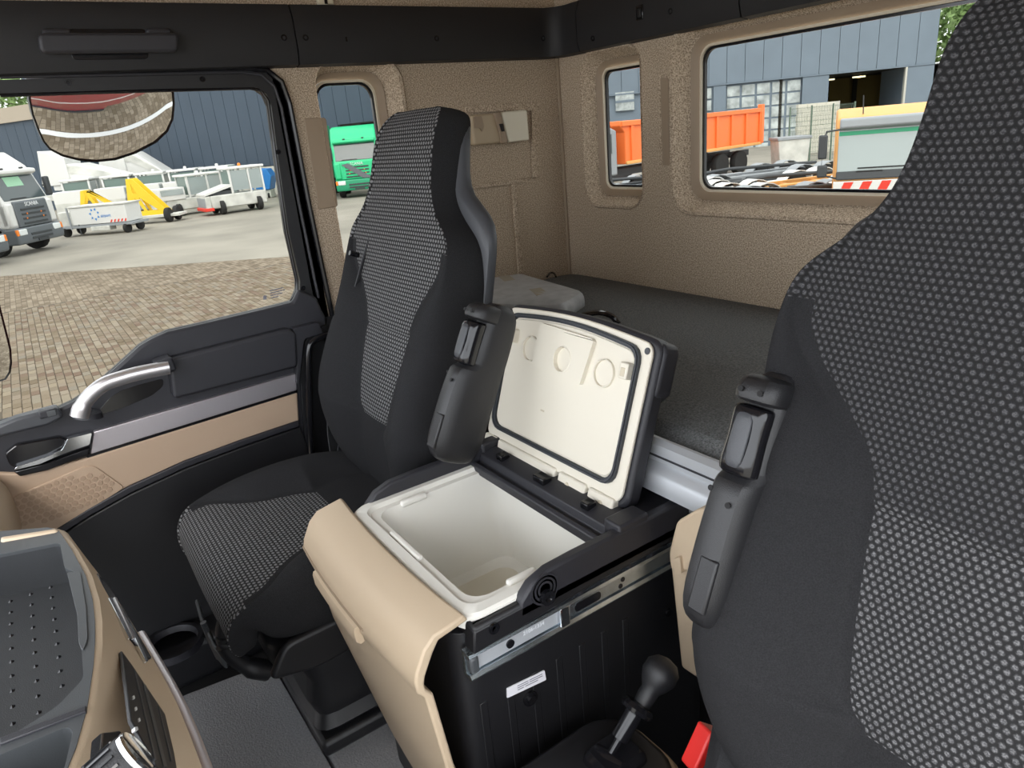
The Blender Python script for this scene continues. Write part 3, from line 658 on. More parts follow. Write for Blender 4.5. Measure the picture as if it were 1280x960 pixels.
lidslab('bottle_block', roundpoly([(.115, .168), (.250, .164), (.262, .238), (.258, .243), (.122, .246), (.116, .242)], .004), .0, .011, fridge, lid, .004, holes=[circ(.193, .195, .022)])
for k, (a, b) in enumerate(C3):
    h = .0042 if k != 1 else .0045
    lidslab('cup_ring', circ(a, b, .0235), .002, .0075 if k != 1 else .012, fridge, lid, .001, holes=[circ(a, b, .021)])
    lidslab('cup_floor', circ(a, b, .0205), .0025, .0034, fridge, lid)
for a in (.034, LW - .048):
    lidslab('lid_catch', roundpoly([(a, .196), (a + .018, .196), (a + .018, .222), (a, .222)], .003), .0, .016, fridge, lid, .004)
    lidslab('catch_slot', roundpoly([(a + .004, .200), (a + .014, .200), (a + .014, .214), (a + .004, .214)], .002), .012, .0165, cream, lid, .001)
for a, b in ((.011, .250), (LW - .012, .246)): lidslab('lid_screw', circ(a, b, .0055, 12), .0, .002, charcoal2, lid, .001)
for x0, x1, d in ((.004, .046, 0), (.050, .225, .004), (.235, .305, 0), (.312, .372, .002)):
    lidslab('hinge_knuckle', roundpoly([(x0, -.026), (x1, -.026), (x1, .010), (x0, .010)], .005), -.012, .006, fridge, lid, .005, seg=3)
for a in (.03, .262, .345): lidslab('hinge_pin', circ(a, -.006, .005, 12), .004, .0075, cream, lid, .001)
lidslab('date_mark', [(.155, .094), (.165, .094), (.165, .097), (.155, .097)], .0025, .0034, cream, lid)

# ================================================================== BEIGE LOCKER under the bunk
bx_ = thing('under_bunk_locker', 'beige plastic locker under the bunk between cooler and driver seat', 'locker', (1.4, -.75, .35))
prism('body', 'y', [(1.1497,0.6077),(1.1711,0.4149),(1.2585,0.4181),(1.3817,0.5008),(1.3681,0.73)], -.76, -.60, beige, bx_, .008, seg=3)
prism('lid', 'y', roundpoly([(1.1791,0.6949),(1.1626,0.6324),(1.167,0.6036),(1.3796,0.7083),(1.3744,0.7952),(1.2191,0.7332)], .01), -.775, -.60, beige, bx_, .01, seg=3)
prism('latch', 'y', roundpoly([(1.1781,0.6332),(1.1907,0.6436),(1.1936,0.6162),(1.181,0.6067)], .003), -.780, -.75, beige, bx_, .003)

# ================================================================== SEATS
def pad(name, cx, L, mats, parent, sgn=1, subl=2, vscale=1.0):
    """padded shape: levels of (py,pz, ny,nz, w half width, b seam half width, p bolster height, t thickness, insert flag)"""
    V, F, MI = [], [], []; UV = []; ncol = 0; vlen = 0; prev = None
    for lv in L:
        py, pz, ny, nz, w_, b, p, t, fl = lv
        l = math.hypot(ny, nz); ny /= l; nz /= l
        if prev: vlen += math.hypot(py - prev[0], pz - prev[1])
        prev = (py, pz); d = w_ - b
        half = [(b * .5, -.002), (b, -.003), (b + min(.006, d * .1), -.004), (b + d * .3, p * .62), (b + d * .62, p), (b + d * .88, p * .82), (w_, p * .25 - .012), (w_ + .004, -t * .45), (w_, -t * .8), (w_ - .03, -t)]
        pts = [(-x, h) for x, h in half[::-1]] + [(0, 0)] + half
        if fl == 2: pts = [(x * .96, h - .02) for x, h in pts]
        ncol = len(pts); us = 0; pu = None; row = []
        for x, h in pts:
            V.append((cx + x, py + ny * h, pz + nz * h)); row.append(x)
            UV.append((x, vlen * vscale))
    m = len(half)
    for j in range(len(L) - 1):
        for i in range(ncol - 1):
            F.append((j * ncol + i, j * ncol + i + 1, (j + 1) * ncol + i + 1, (j + 1) * ncol + i))
            wide = (L[j][4] - L[j][5]) < .0135 and L[j][8] == 1; kk = 6 if wide else 2
            ins = L[j][8] in (1, 3) and (m - kk <= i < m + kk)
            MI.append((2 if L[j][8] == 3 else 1) if ins else 0)
        F.append((j * ncol + ncol - 1, j * ncol, (j + 1) * ncol, (j + 1) * ncol + ncol - 1)); MI.append(0)
    F.append(tuple(range(ncol))); MI.append(0); k = (len(L) - 1) * ncol
    F.append(tuple(range(k + ncol - 1, k - 1, -1))); MI.append(0)
    me = bpy.data.meshes.new(name); me.from_pydata(V, [], F); uvl = me.uv_layers.new(name='UVMap')
    for pg in me.polygons:
        pg.material_index = MI[pg.index]
        for li in pg.loop_indices: uvl.data[li].uv = UV[me.loops[li].vertex_index]
    for mm in mats: me.materials.append(mm)
    o = bpy.data.objects.new('tmp', me); COL.objects.link(o); s = o.modifiers.new('s', 'SUBSURF'); s.levels = subl
    ev = bpy.data.meshes.new_from_object(o.evaluated_get(bpy.context.evaluated_depsgraph_get()))
    bpy.data.objects.remove(o)
    outs = []
    for idx, nm in ((0, name), (1, name + '_insert'), (2, name + '_insert_lower')):
        bm = bmesh.new(); bm.from_mesh(ev)
        dl = [f for f in bm.faces if f.material_index != idx]
        if len(dl) == len(bm.faces): bm.free(); continue
        bmesh.ops.delete(bm, geom=dl, context='FACES')
        bmesh.ops.recalc_face_normals(bm, faces=bm.faces)
        for f in bm.faces: f.smooth = True; f.material_index = 0
        e = bpy.data.meshes.new(nm); bm.to_mesh(e); bm.free(); e.materials.append(mats[idx]); outs.append(link(nm, e, parent))
    return outs

def back_levels(y0, z0, S):
    def Y(z): return y0 + .24 * (z - .5) * S - .02 * math.exp(-((z - .72) / .12) ** 2) + (.004 * max(0, z - 1.10) / .2)
    T = [  # z, w, b, p, t, flag of the strip above
        (.50, .14, .06, .0, .09, 0), (.53, .175, .07, .015, .12, 0), (.58, .212, .075, .035, .13, 0), (.65, .242, .075, .052, .13, 0), (.685, .248, .055, .056, .13, 3),
        (.69, .249, .072, .056, .13, 3), (.70, .249, .082, .056, .13, 3), (.74, .249, .09, .056, .13, 3), (.80, .245, .10, .05, .125, 3), (.862, .243, .108, .042, .12, 3),
        (.868, .242, .109, .041, .12, 3), (.874, .241, .11, .040, .12, 1), (.90, .238, .116, .036, .12, 1), (.925, .237, .132, .030, .12, 1), (.955, .237, .162, .022, .12, 1), (.985, .238, .195, .014, .115, 1), (1.01, .236, .216, .008, .115, 1),
        (1.04, .232, .220, .004, .11, 1), (1.07, .222, .210, .002, .11, 1), (1.095, .186, .174, .002, .105, 1), (1.12, .160, .148, .002, .10, 1), (1.15, .143, .131, .002, .10, 1), (1.20, .136, .124, .002, .10, 1),
        (1.25, .134, .122, .002, .10, 1), (1.282, .126, .114, .0, .095, 1), (1.298, .108, .098, 0, .08, 1), (1.301, .09, .08, 0, .06, 0)]
    out = []
    for z, w_, b, p, t, f in T:
        dy = .006 if abs(z - .868) < .001 else 0
        if z > 1.27: dy += (z - 1.27) * .9
        if z < .55: dy += (.55 - z) * .5
        out.append((Y(z) + dy, z0 + (z - .5) * S, -1, .22, w_ * S, b * S, p * S, t * S, f))
    return out
def cushion_levels(y0, z0, S, yf):
    T = [(0, .0, 0, 1, .20, .10, .01, .11, 0), (.08, .004, 0, 1, .24, .115, .035, .12, 0), (.16, .006, 0, 1, .262, .12, .045, .13, 0), (.19, .006, 0, 1, .266, .09, .045, .13, 1), (.20, .006, 0, 1, .267, .112, .045, .13, 1),
         (.25, .007, 0, 1, .268, .135, .042, .13, 1), (.31, .008, 0, 1, .268, .150, .034, .13, 1), (.355, .009, -.02, 1, .266, .195, .020, .125, 1), (.39, .008, -.08, 1, .262, .243, .006, .12, 1),
         (.43, .002, -.3, 1, .255, .245, .002, .10, 1), (.455, -.016, -.8, .8, .248, .238, 0, .08, 1), (.468, -.048, -1, .25, .24, .23, 0, .07, 1), (.468, -.085, -1, -.05, .232, .222, 0, .06, 1), (.455, -.115, -1, -.4, .22, .21, 0, .05, 1), (.44, -.125, -.8, -.7, .20, .19, 0, .05, 0), (.42, -.13, -.5, -1, .18, .17, 0, .04, 0)]
    k = (y0 - yf) / .468
    return [(y0 - a * k, z0 + dz, ny, nz, w_ * S, b * S, p, t, f) for a, dz, ny, nz, w_, b, p, t, f in T]
def shell(parent, cx, y0, z0, S):
    """plastic back shell that stands proud behind the upholstery"""
    T = [(.60, .20, .09), (.75, .235, .095), (.90, .240, .095), (1.0, .246, .09), (1.06, .248, .088), (1.10, .224, .084), (1.13, .166, .072), (1.17, .147, .070), (1.22, .140, .070), (1.26, .130, .072), (1.285, .10, .085)]
    rings = []
    for z, w_, off in T:
        yy = y0 + .24 * (z - .5) * S + off * S; w_ *= S; zz = z0 + (z - .5) * S
        rings.append([(cx + x, yy + d, zz) for x, d in ((-w_ * .9, -.03), (-w_, -.005), (-w_, .015), (-w_ * .85, .03), (0, .04), (w_ * .85, .03), (w_, .015), (w_, -.005), (w_ * .9, -.03))])
    return loft('back_shell', rings, charcoal2, parent, sub=1)

armblk = mat('armrest_black', (.016, .016, .018), .38, bump=.25, bscale=900)
def armrest(parent, B, T, wd_, th, side):
    """folded-up armrest from pivot B to top T: deep body behind, long grip let into the front of its upper end"""
    B = Vector(B); T = Vector(T); a = T - B; L = a.length; a.normalize(); X = Vector((1, 0, 0)); n = X.cross(a)
    if n.y > 0: n = -n
    def q(x, s, h): return B + X * x + a * s * L + n * h
    h = wd_ / 2
    sec = ((-.7, 1), (0, 1.05), (.7, 1), (1, .6), (1, -.7), (.7, -1), (-.7, -1), (-1, -.7), (-1, .6))
    rings = []
    for s, kx, f0, f1 in ((-.16, .4, -.25, .2), (-.13, .75, -.4, .38), (-.04, .95, -.5, .5), (.1, 1, -.5, .5), (.35, 1, -.5, .5), (.52, .98, -.5, .47), (.565, .97, -.5, .44), (.60, .96, -.5, .22), (.75, .94, -.5, .2), (.95, .93, -.48, .2), (1.04, .85, -.42, .15), (1.09, .55, -.25, .05)):
        rings.append([q(h * kx * cx_, s, th * ((f0 + f1) / 2 + (f1 - f0) / 2 * cy_)) for cx_, cy_ in sec])
    ar = loft('armrest', rings, armblk, parent, sub=1)
    g = []
    for s, kx, t1 in ((.585, .70, .36), (.60, .84, .44), (.64, .88, .47), (.76, .80, .45), (.88, .86, .47), (.905, .84, .45), (.92, .7, .36)):
        g.append([q(h * kx * cx_, s, th * (.1 + (t1 - .1) * cy_)) for cx_, cy_ in ((-1, 0), (-1, .7), (-.7, 1), (0, 1.02), (.7, 1), (1, .7), (1, 0))])
    gp_ = loft('armrest_grip', g, gloss, ar, sub=1)
    rg = []
    for s, kx, hh in ((.625, .30, .47), (.64, .48, .50), (.76, .52, .50), (.87, .48, .50), (.885, .30, .47)):
        rg.append([q(h * kx * cx_, s, th * (hh - .06 * (1 - cy_))) for cx_, cy_ in ((-1, 0), (-.8, .8), (0, 1), (.8, .8), (1, 0))])
    loft('grip_inset', rg, charcoal2, gp_, sub=1)
    cp = []
    for s, kx, t1 in ((.925, .9, .40), (.935, 1.0, .50), (1.0, 1.0, .50), (1.045, .9, .42), (1.06, .6, .30)):
        cp.append([q(h * kx * cx_, s, th * (-.2 + (t1 + .2) * cy_)) for cx_, cy_ in ((-1, 0), (-1, .75), (-.75, 1), (.75, 1), (1, .75), (1, 0))])
    loft('armrest_cap', cp, armblk, ar, sub=1)
    for x, s, hh in ((-.011, .98, .505), (.011, .98, .505), (.010, .46, .51), (-.017, .50, .45)):
        disc('screw', q(x, s, th * hh - .001), n, .003, .0012, floorblk, ar, 10)
    g = [q(x * h, s, th * .525) for x, s in ((-.15, -.06), (.68, -.06), (.68, .2), (-.15, .2))]
    mk('pivot_cover', g + [p - n * .006 for p in g], [(0, 1, 2, 3), (4, 7, 6, 5), (0, 4, 5, 1), (1, 5, 6, 2), (2, 6, 7, 3), (3, 7, 4, 0)], armblk, ar, .002)
    return ar

# --- passenger seat
ps = thing('cab_chair', 'charcoal passenger truck seat with woven insert beside the door', 'seat', (.47, -1.0, 0))
PX_, PY_, PZ_, PS_ = .432, -.942, .50, 1.0
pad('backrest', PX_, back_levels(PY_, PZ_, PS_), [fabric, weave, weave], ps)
shell(ps, PX_, PY_, PZ_, PS_)
pad('cushion', .44, cushion_levels(-.86, .515, .93, -1.335), [fabric, weave, weave], ps)
armrest(ps, (.80, -.918, .745), (.80, -.815, .952), .054, .10, 1)
# belt from the shoulder guide down the door side
bt = ribbon('seat_belt', smoothpath([(0.3,-0.7813,1.0623), (0.28,-0.8039,1.003), (0.25,-0.8344,0.9117), (0.215,-0.8725,0.7965), (0.19,-0.9109,0.6771), (0.18,-0.9283,0.5716), (0.18,-0.9294,0.4824)], 5), (.018, -.042, 0), .003, beltm, ps)
tube('belt_guide', smoothpath([(0.3,-0.7596,1.1349),(0.3,-0.7738,1.1315),(0.3,-0.7823,1.1152),(0.3,-0.7886,1.0775),(0.3,-0.7877,1.0597),(0.3,-0.777,1.0527),(0.3,-0.7653,1.0635)], 5), .007, gloss, ps, n=10)
obox('belt_guide_cover', (0.3,-0.7651,1.113), ((.02, 0, 0), (0, .03, 0), (0, .012, .05)), black, ps, .008, seg=3)
tube('recline_lever', [(0.25,-0.8384,1.0134),(0.25,-0.8109,1.0014),(0.25,-0.7761,0.9918)], .006, gloss, ps, n=8)
# lower belt tab, seat side trim and pedestal
ribbon('belt_lower', smoothpath([(.165, -.86, .62), (.175, -.90, .54), (.20, -.93, .48)], 4), (.02, -.05, 0), .003, charcoal2, ps)
prism('seat_pan', 'z', roundpoly([(.23, -1.27), (.66, -1.27), (.68, -.86), (.21, -.86)], .05), .335, .40, black, ps, .015, seg=3)
loft('suspension_bellows', [[(.45 + x * k, -1.03 + y * k, z) for x, y in roundpoly([(-.20, -.19), (.20, -.19), (.20, .19), (-.20, .19)], .04, 3)] for z, k in ((.13, 1), (.14, .94), (.155, 1), (.18, .94), (.22, 1), (.26, .94), (.30, 1), (.34, .95))], black, ps)
box('seat_foot', (.24, -1.22, .102), (.66, -.84, .14), black, ps, .01)
prism('side_trim', 'x', roundpoly([(-1.29, .36), (-1.20, .34), (-.90, .36), (-.90, .43), (-1.25, .42)], .02), .672, .69, black, ps, .008, seg=3)
tube('front_bracket', smoothpath([(0.58,-1.3173,0.4574),(0.58,-1.3322,0.4222),(0.58,-1.3285,0.3799),(0.58,-1.306,0.333),(0.58,-1.2712,0.301)], 5), [.012] * 8 + [.016] * 8 + [.020] * 5, black, ps, n=12)
tube('depth_lever', [(0.52,-1.3521,0.4213),(0.52,-1.3469,0.3659),(0.52,-1.3423,0.3326)], .006, charcoal2, ps, n=8)
loft('height_paddle', [[(x, y - .004, z), (x, y + .004, z), (x, y + .004, z - .035), (x, y - .004, z - .03)] for x, y, z in ((.42, -1.345, .415), (.48, -1.350, .41), (.56, -1.348, .395), (.585, -1.34, .38))], greyplas, ps, bevel=.004)
# --- driver seat
ds = thing('cab_chair', 'large charcoal driver seat with woven insert in the near corner', 'seat', (1.61, -1.0, 0))
DX_, DY_, DZ_, DS_ = 1.613, -.965, .53, 1.0
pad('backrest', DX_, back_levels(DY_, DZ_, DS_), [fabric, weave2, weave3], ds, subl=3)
shell(ds, DX_, DY_, DZ_, DS_)
pad('cushion', DX_, cushion_levels(-.90, .50, .93, -1.30), [fabric, weave, weave], ds)
armrest(ds, (1.402, -.955, .785), (1.402, -.875, .985), .050, .075, -1)
prism('seat_pan', 'z', roundpoly([(DX_ - .2, -1.25), (DX_ + .2, -1.25), (DX_ + .2, -.86), (DX_ - .2, -.86)], .05), .30, .385, black, ds, .015, seg=3)
box('seat_foot', (DX_ - .2, -1.22, .0), (DX_ + .2, -.86, .31), black, ds, .01)
bs = ribbon('belt_stalk', smoothpath([(1.345,-0.8484,0.5448),(1.345,-0.8664,0.5208),(1.345,-0.8904,0.4983)], 3), (.012, -.030, .012), .006, greyplas, ds)
# red buckle
bk = thing('belt_buckle', 'red seat belt buckle beside the driver seat cushion', 'buckle', (1.36, -.93, .5))
q0, q1 = (1.37,-0.9445,0.5081), (1.37,-0.9164,0.5443)
c = (Vector(q0) + Vector(q1)) / 2; d = Vector(q1) - Vector(q0); s_ = Vector((.30, .80, -.5)).normalized(); s_ = (s_ - d.normalized() * s_.dot(d.normalized())).normalized(); nn = d.normalized().cross(s_)
obox('buckle_body', c - d * .2 + s_ * .012, (d * 1.45, s_ * .044, nn * .020), gloss, bk, .006)
obox('release_button', c + d * .05 - s_ * .006, (d * 1.15, s_ * .026, nn * .028), redplas, bk, .003)
loft('belt_boot', [[Vector((1.42,-0.9596,0.536)) + Vector((0, .035 * math.cos(t * PI / 4) * k, 0)) + Vector((.03 * math.sin(t * PI / 4) * k, .06 * h_, .12 * h_)) for t in range(8)] for k, h_ in ((1, -.8), (1.2, -.3), (.9, .2), (1.1, .6), (.7, .9))], fabric, bk)

# ================================================================== GEAR SELECTOR
gs = thing('gear_selector', 'black gear selector lever on a console beside the driver seat', 'gear lever', (1.24, -1.0, 0))
gx = 1.25
loft('console', [[(gx + x * k, -1.03 + y * k2, z) for x, y in rrect(-.085, .085, -.16, .13, .06, 5)] for z, k, k2 in ((.0, 1, 1.05), (.30, 1, 1.0), (.40, .98, .98), (.432, .90, .93), (.440, .8, .86))], black, gs)
loft('console_trim', [[(gx + x * k, -1.03 + y * k2, z) for x, y in rrect(-.085, .085, -.16, .13, .06, 5)] for z, k, k2 in ((.392, 1.0, 1.0), (.394, 1.03, 1.02), (.416, 1.03, 1.02), (.424, .97, .975))], beige, gs)
base = Vector((1.25,-0.9722,0.4602)); top = Vector((1.25,-0.914,0.5153)); ax_ = (top - base).normalized()
loft('shift_gate', [[base + Vector((x * k, y * k, h_)) for x, y in rrect(-.03, .03, -.035, .035, .012, 3)] for h_, k in ((-.035, 1.15), (-.012, 1.0), (-.004, .8))], gloss, gs)
lathe('gate_roller', [(.0, -.024), (.015, -.022), (.017, 0), (.015, .022), (0, .024)], base + Vector((0, -.010, -.018)), (1, .2, 0), gloss, gs, 16)
lathe('lever_shaft', [(.006, -.02), (.006, .012), (.0125, .014), (.0125, .055), (.009, .056)], base, ax_, gloss, gs, 16)
lathe('lever_collar', [(.012, .052), (.022, .055), (.024, .060), (.020, .066), (.013, .067)], base, ax_, gloss, gs, 18)
kn = lathe('lever_knob', [(.012, .064), (.0135, .075), (.013, .085), (.019, .094), (.025, .107), (.024, .121), (.015, .131), (.003, .134)], base + Vector((0, .004, 0)), ax_ + Vector((0, .06, 0)), black, gs, 18)

# ================================================================== FLOOR MAT over the engine tunnel
tn = thing('tunnel_mat', 'grey rubber floor mat over the engine tunnel in two sections', 'floor mat', (.6, -1.2, 0))
mp1 = [(0.2704,-1.4271),(0.2875,-1.2916),(0.313,-1.2214),(0.6715,-1.2172),(0.7922,-1.2201),(0.6171,-1.4372),(0.504,-1.4369)]
mp2 = [(0.3167,-1.2129),(0.3003,-1.0466),(0.8305,-1.0372),(0.9051,-1.0802),(0.7979,-1.213),(0.6767,-1.2108)]
prism('mat_section', 'z', roundpoly(mp1, .02), .0, .10, matgrey, tn, .012, seg=3)
prism('mat_section', 'z', roundpoly(mp2, .01), .0, .10, matgrey, tn, .012, seg=3)
# footwell of the passenger side: sill step with drain bowl and slotted plate
fw = thing('footwell_liner', 'black plastic footwell liner below the passenger door', 'footwell', (.1, -1.3, 0))
box('sill_step', (.0, -1.75, 0), (.12, -.86, .12), black, fw, .02, seg=3)
lathe('bowl', [(.07, 0), (.07, .02), (.06, .02), (.055, .005)], (.10, -1.40, .115), (0, 0, 1), charcoal, fw, 24)
for k in range(5): box('vent_slat', (.20 + k * .018, -1.45, .0), (.208 + k * .018, -1.28, .012), charcoal, fw, .002)
# ================================================================== DASHBOARD CONSOLE (near left corner)
dc = thing('centre_console', 'beige and grey dashboard console with tray, vents and control knob', 'dashboard', (1.0, -1.7, 0))
A = [(0.7451,-1.5148),(0.7635,-1.5037),(0.8368,-1.4928),(0.9142,-1.484),(0.9772,-1.4821),(1.0249,-1.4841),(1.0664,-1.488),(1.1019,-1.4926),(1.1624,-1.5032),(1.2066,-1.5151),(1.2428,-1.5287),(1.2775,-1.5433)]
B = [(0.5413,-1.5126),(0.5753,-1.5035),(0.6694,-1.4877),(0.753,-1.4736),(0.8291,-1.4622),(0.9062,-1.4532),(0.9762,-1.4454),(1.0312,-1.4397),(1.0799,-1.4359),(1.135,-1.4339),(1.1848,-1.4329),(1.2352,-1.4375)]
A2 = [(x, y + .006, .797) for x, y in A]; A = [(x, y, .80) for x, y in A]; B = [(x, y, .70) for x, y in B]
mid = [tuple((Vector(a) + Vector(b)) / 2 + Vector((0, .001, .001))) for a, b in zip(A2, B)]
loft('beige_fascia', [A, A2, mid, B, [(x, y - .004, z - .012) for x, y, z in B]], beige, dc, closed=False, cap=False)
tube('silver_trim', [(x, y + .003, z - .010) for x, y, z in B[5:]], .006, silver2, dc, n=10)
loft('lower_fascia', [[(x, y - .002, z - .012) for x, y, z in B], [(x, y - .01, z - .10) for x, y, z in B], [(x, y - .06, 0.0) for x, y, z in B]], charcoal, dc, closed=False, cap=False)
# tray plate with two wells
outer = [(x, y) for x, y, z in A] + [(1.42, -1.58), (1.42, -2.0), (.70, -2.0), (.70, -1.58)]
w1 = roundpoly([(0.8044,-1.5041),(0.8797,-1.5033),(0.8998,-1.4929),(0.9833,-1.4959),(1.0567,-1.4993),(1.1158,-1.5019),(1.1413,-1.5255),(1.1556,-1.5681),(1.1561,-1.6523),(0.7087,-1.7032),(0.7817,-1.5689)], .008)
w2 = roundpoly([(1.1723,-1.568),(1.1741,-1.5194),(1.1841,-1.5153),(1.2272,-1.525),(1.2577,-1.5374),(1.2506,-1.6152),(1.1725,-1.621)], .008)
prism('tray_plate', 'z', outer, .742, .801, greyplas, dc, .002, holes=[w1, w2])
prism('tray_floor', 'z', outer, .73, .7425, trayrub, dc)
wi = roundpoly([(0.8941,-1.5014),(0.9061,-1.4881),(0.9908,-1.4893),(1.0543,-1.4931),(1.0721,-1.4988),(1.0566,-1.5012),(1.0004,-1.4984)], .006)
wc = sum((Vector(p) for p in w1), Vector((0, 0))) / len(w1)
wi_ = [tuple(wc + (Vector(p) - wc) * .993) for p in w1]
sweepring('tray_wall', [(wi_, .797), (wi_, .7425)], 'z', trayrub, dc)
prism('tray_step', 'z', wi, .79, .8025, greyplas, dc, .001)
prism('tray_divider', 'z', [(1.1605,-1.5028),(1.1528,-1.5678),(1.1613,-1.5678),(1.1677,-1.504)], .79, .8035, charcoal, dc, .001)
DV, DF = [], []
fx = [(.80 + i * .028, -1.53 - j * .022) for i in range(14) for j in range(12)]
for x, y in fx:
    if x > 1.12 or y < -1.80: continue
    n = len(DV); DV += [(x + .003 * math.cos(k * PI / 3), y + .003 * math.sin(k * PI / 3), .7425) for k in range(6)] + [(x, y, .745)]
    DF += [(n + k, n + (k + 1) % 6, n + 6) for k in range(6)]
st_ = mk('tray_studs', DV, DF, gloss, dc); st_['kind'] = 'stuff'
# far rim of the tray and rounded dash end towards the passenger
prism('far_rim', 'z', [(0.7628,-1.5028),(0.7722,-1.5042),(0.7468,-1.5682),(0.7314,-1.5682)], .76, .804, beige, dc, .004)
# vents with silver louvres, button panel, knob on the fascia
FNV = Vector((-.0553, .9216, .3841))
def face(name, P, th, m, parent, bevel=0):
    P = [Vector(p) for p in P]; n = len(P); V = P + [p - FNV * th for p in P]
    F = [tuple(range(n)), tuple(range(2 * n - 1, n - 1, -1))] + [(i, (i + 1) % n, n + (i + 1) % n, n + i) for i in range(n)]
    return mk(name, V, F, m, parent, bevel)
face('vent_opening', [(0.8341,-1.4748,0.7568),(0.852,-1.4664,0.739),(0.9082,-1.4567,0.7238),(0.9913,-1.4455,0.709),(1.0071,-1.4489,0.7193),(0.9877,-1.4613,0.7463),(0.9494,-1.4697,0.761)], .02, gloss, dc, .001)
face('vent_louvre', [(0.9153,-1.4693,0.7616),(0.8996,-1.4664,0.7524),(0.9906,-1.4573,0.7437),(1.0034,-1.4601,0.7523)], .004, chrome, dc, .001)
face('vent_louvre', [(0.8902,-1.4643,0.746),(0.8804,-1.4621,0.7394),(0.9802,-1.4545,0.7356),(0.991,-1.4568,0.7425)], .004, silver, dc, .001)
face('vent_louvre', [(0.948,-1.4579,0.7391),(0.9366,-1.4551,0.7306),(1.0244,-1.4491,0.729),(1.0341,-1.4514,0.7358)], .004, chrome, dc, .001)
bp_ = face('button_panel', [(1.0542,-1.4689,0.7742),(1.072,-1.4633,0.7633),(1.0971,-1.4574,0.7527),(1.1335,-1.4485,0.7365),(1.2066,-1.4501,0.751),(1.2679,-1.4527,0.766),(1.2755,-1.4615,0.7884),(1.2079,-1.4724,0.8047)], .004, black, dc, .001)
face('button_row', [(1.0842,-1.4627,0.7662),(1.0827,-1.4617,0.7635),(1.2527,-1.4627,0.7905),(1.2549,-1.4636,0.793)], .004, charcoal2, bp_)
face('button_divider', [(1.1001,-1.4586,0.7587),(1.1017,-1.4568,0.7547),(1.2501,-1.4574,0.7773),(1.2545,-1.4594,0.7827)], .004, greyplas, bp_)
face('button_row', [(1.1296,-1.4519,0.747),(1.1313,-1.4514,0.7458),(1.2294,-1.4527,0.7631),(1.2328,-1.4536,0.7658)], .004, charcoal2, bp_)
for k in range(4):
    t = k / 3
    face('button_mark', [Vector(p) + Vector((0, 0, 0)) for p in ([(1.1574,-1.4681,0.7898),(1.1524,-1.467,0.7863),(1.1586,-1.4669,0.7871),(1.1635,-1.4681,0.7905)], [(1.179,-1.4682,0.7931),(1.1743,-1.4671,0.7897),(1.1801,-1.4671,0.7905),(1.1847,-1.4682,0.7938)], [(1.1981,-1.4678,0.7949),(1.1937,-1.4667,0.7916),(1.1992,-1.4667,0.7923),(1.2035,-1.4678,0.7956)], [(1.2225,-1.4713,0.8069),(1.216,-1.4694,0.8012),(1.2212,-1.4693,0.8018),(1.2276,-1.4713,0.8075)])[k]], .003, inkwhite, bp_)
face('knob_well', [(1.2693,-1.4887,0.8514),(1.2427,-1.4798,0.8262),(1.2527,-1.4775,0.822),(1.295,-1.4785,0.8306),(1.3383,-1.4848,0.8519),(1.3558,-1.4932,0.8747)], .01, gloss, dc, .002)
kc = Vector([(1.3275,-1.4698,0.8665)][0])
kb = lathe('control_knob', [(.017, -.03), (.0175, -.004), (.017, 0)], kc, FNV, black, dc, 28)
for k in range(16):
    a = k * PI / 8; s1 = FNV.cross(Vector((1, 0, 0))).normalized(); s2 = FNV.cross(s1)
    d = s1 * math.cos(a) + s2 * math.sin(a); obox('knob_rib', kc + d * .0175 - FNV * .017, (d * .002, FNV.cross(d) * .002, FNV * .02), gloss, kb)
lathe('knob_ring', [(.0172, -.003), (.0176, .001), (.0165, .0025), (.0145, .0015)], kc, FNV, chrome, kb, 28)
lathe('knob_face', [(.0146, .0005), (.0146, .0012), (.001, .0012)], kc, FNV, gloss, kb, 28)
for k in range(7):
    a = -2.2 + k * .73; d = s1 * math.cos(a) + s2 * math.sin(a)
    text('knob_digit', str(k), .0055, inkwhite, kb, m4(kc + d * .010 + FNV * .0014, s2, s1), .0001)
disc('knob_dot', kc + FNV * .0012, FNV, .0016, .0004, greyplas, kb, 10)
# dash end on the passenger side (beige) 
de = thing('passenger_dashboard', 'beige dashboard end by the passenger door pillar', 'dashboard', (.4, -1.9, .3))
loft('dash_body', [[(x, y, z) for y, z in roundpoly([(-2.1, .35), (-1.66 - k, .35), (-1.60 - k, .55), (-1.605 - k, .66), (-1.68 - k, .70), (-2.1, .78)], .04, 4)] for x, k in ((.02, .02), (.08, .0), (.60, .0), (.66, .03))], beige, de)
# windscreen header pillars are out of view

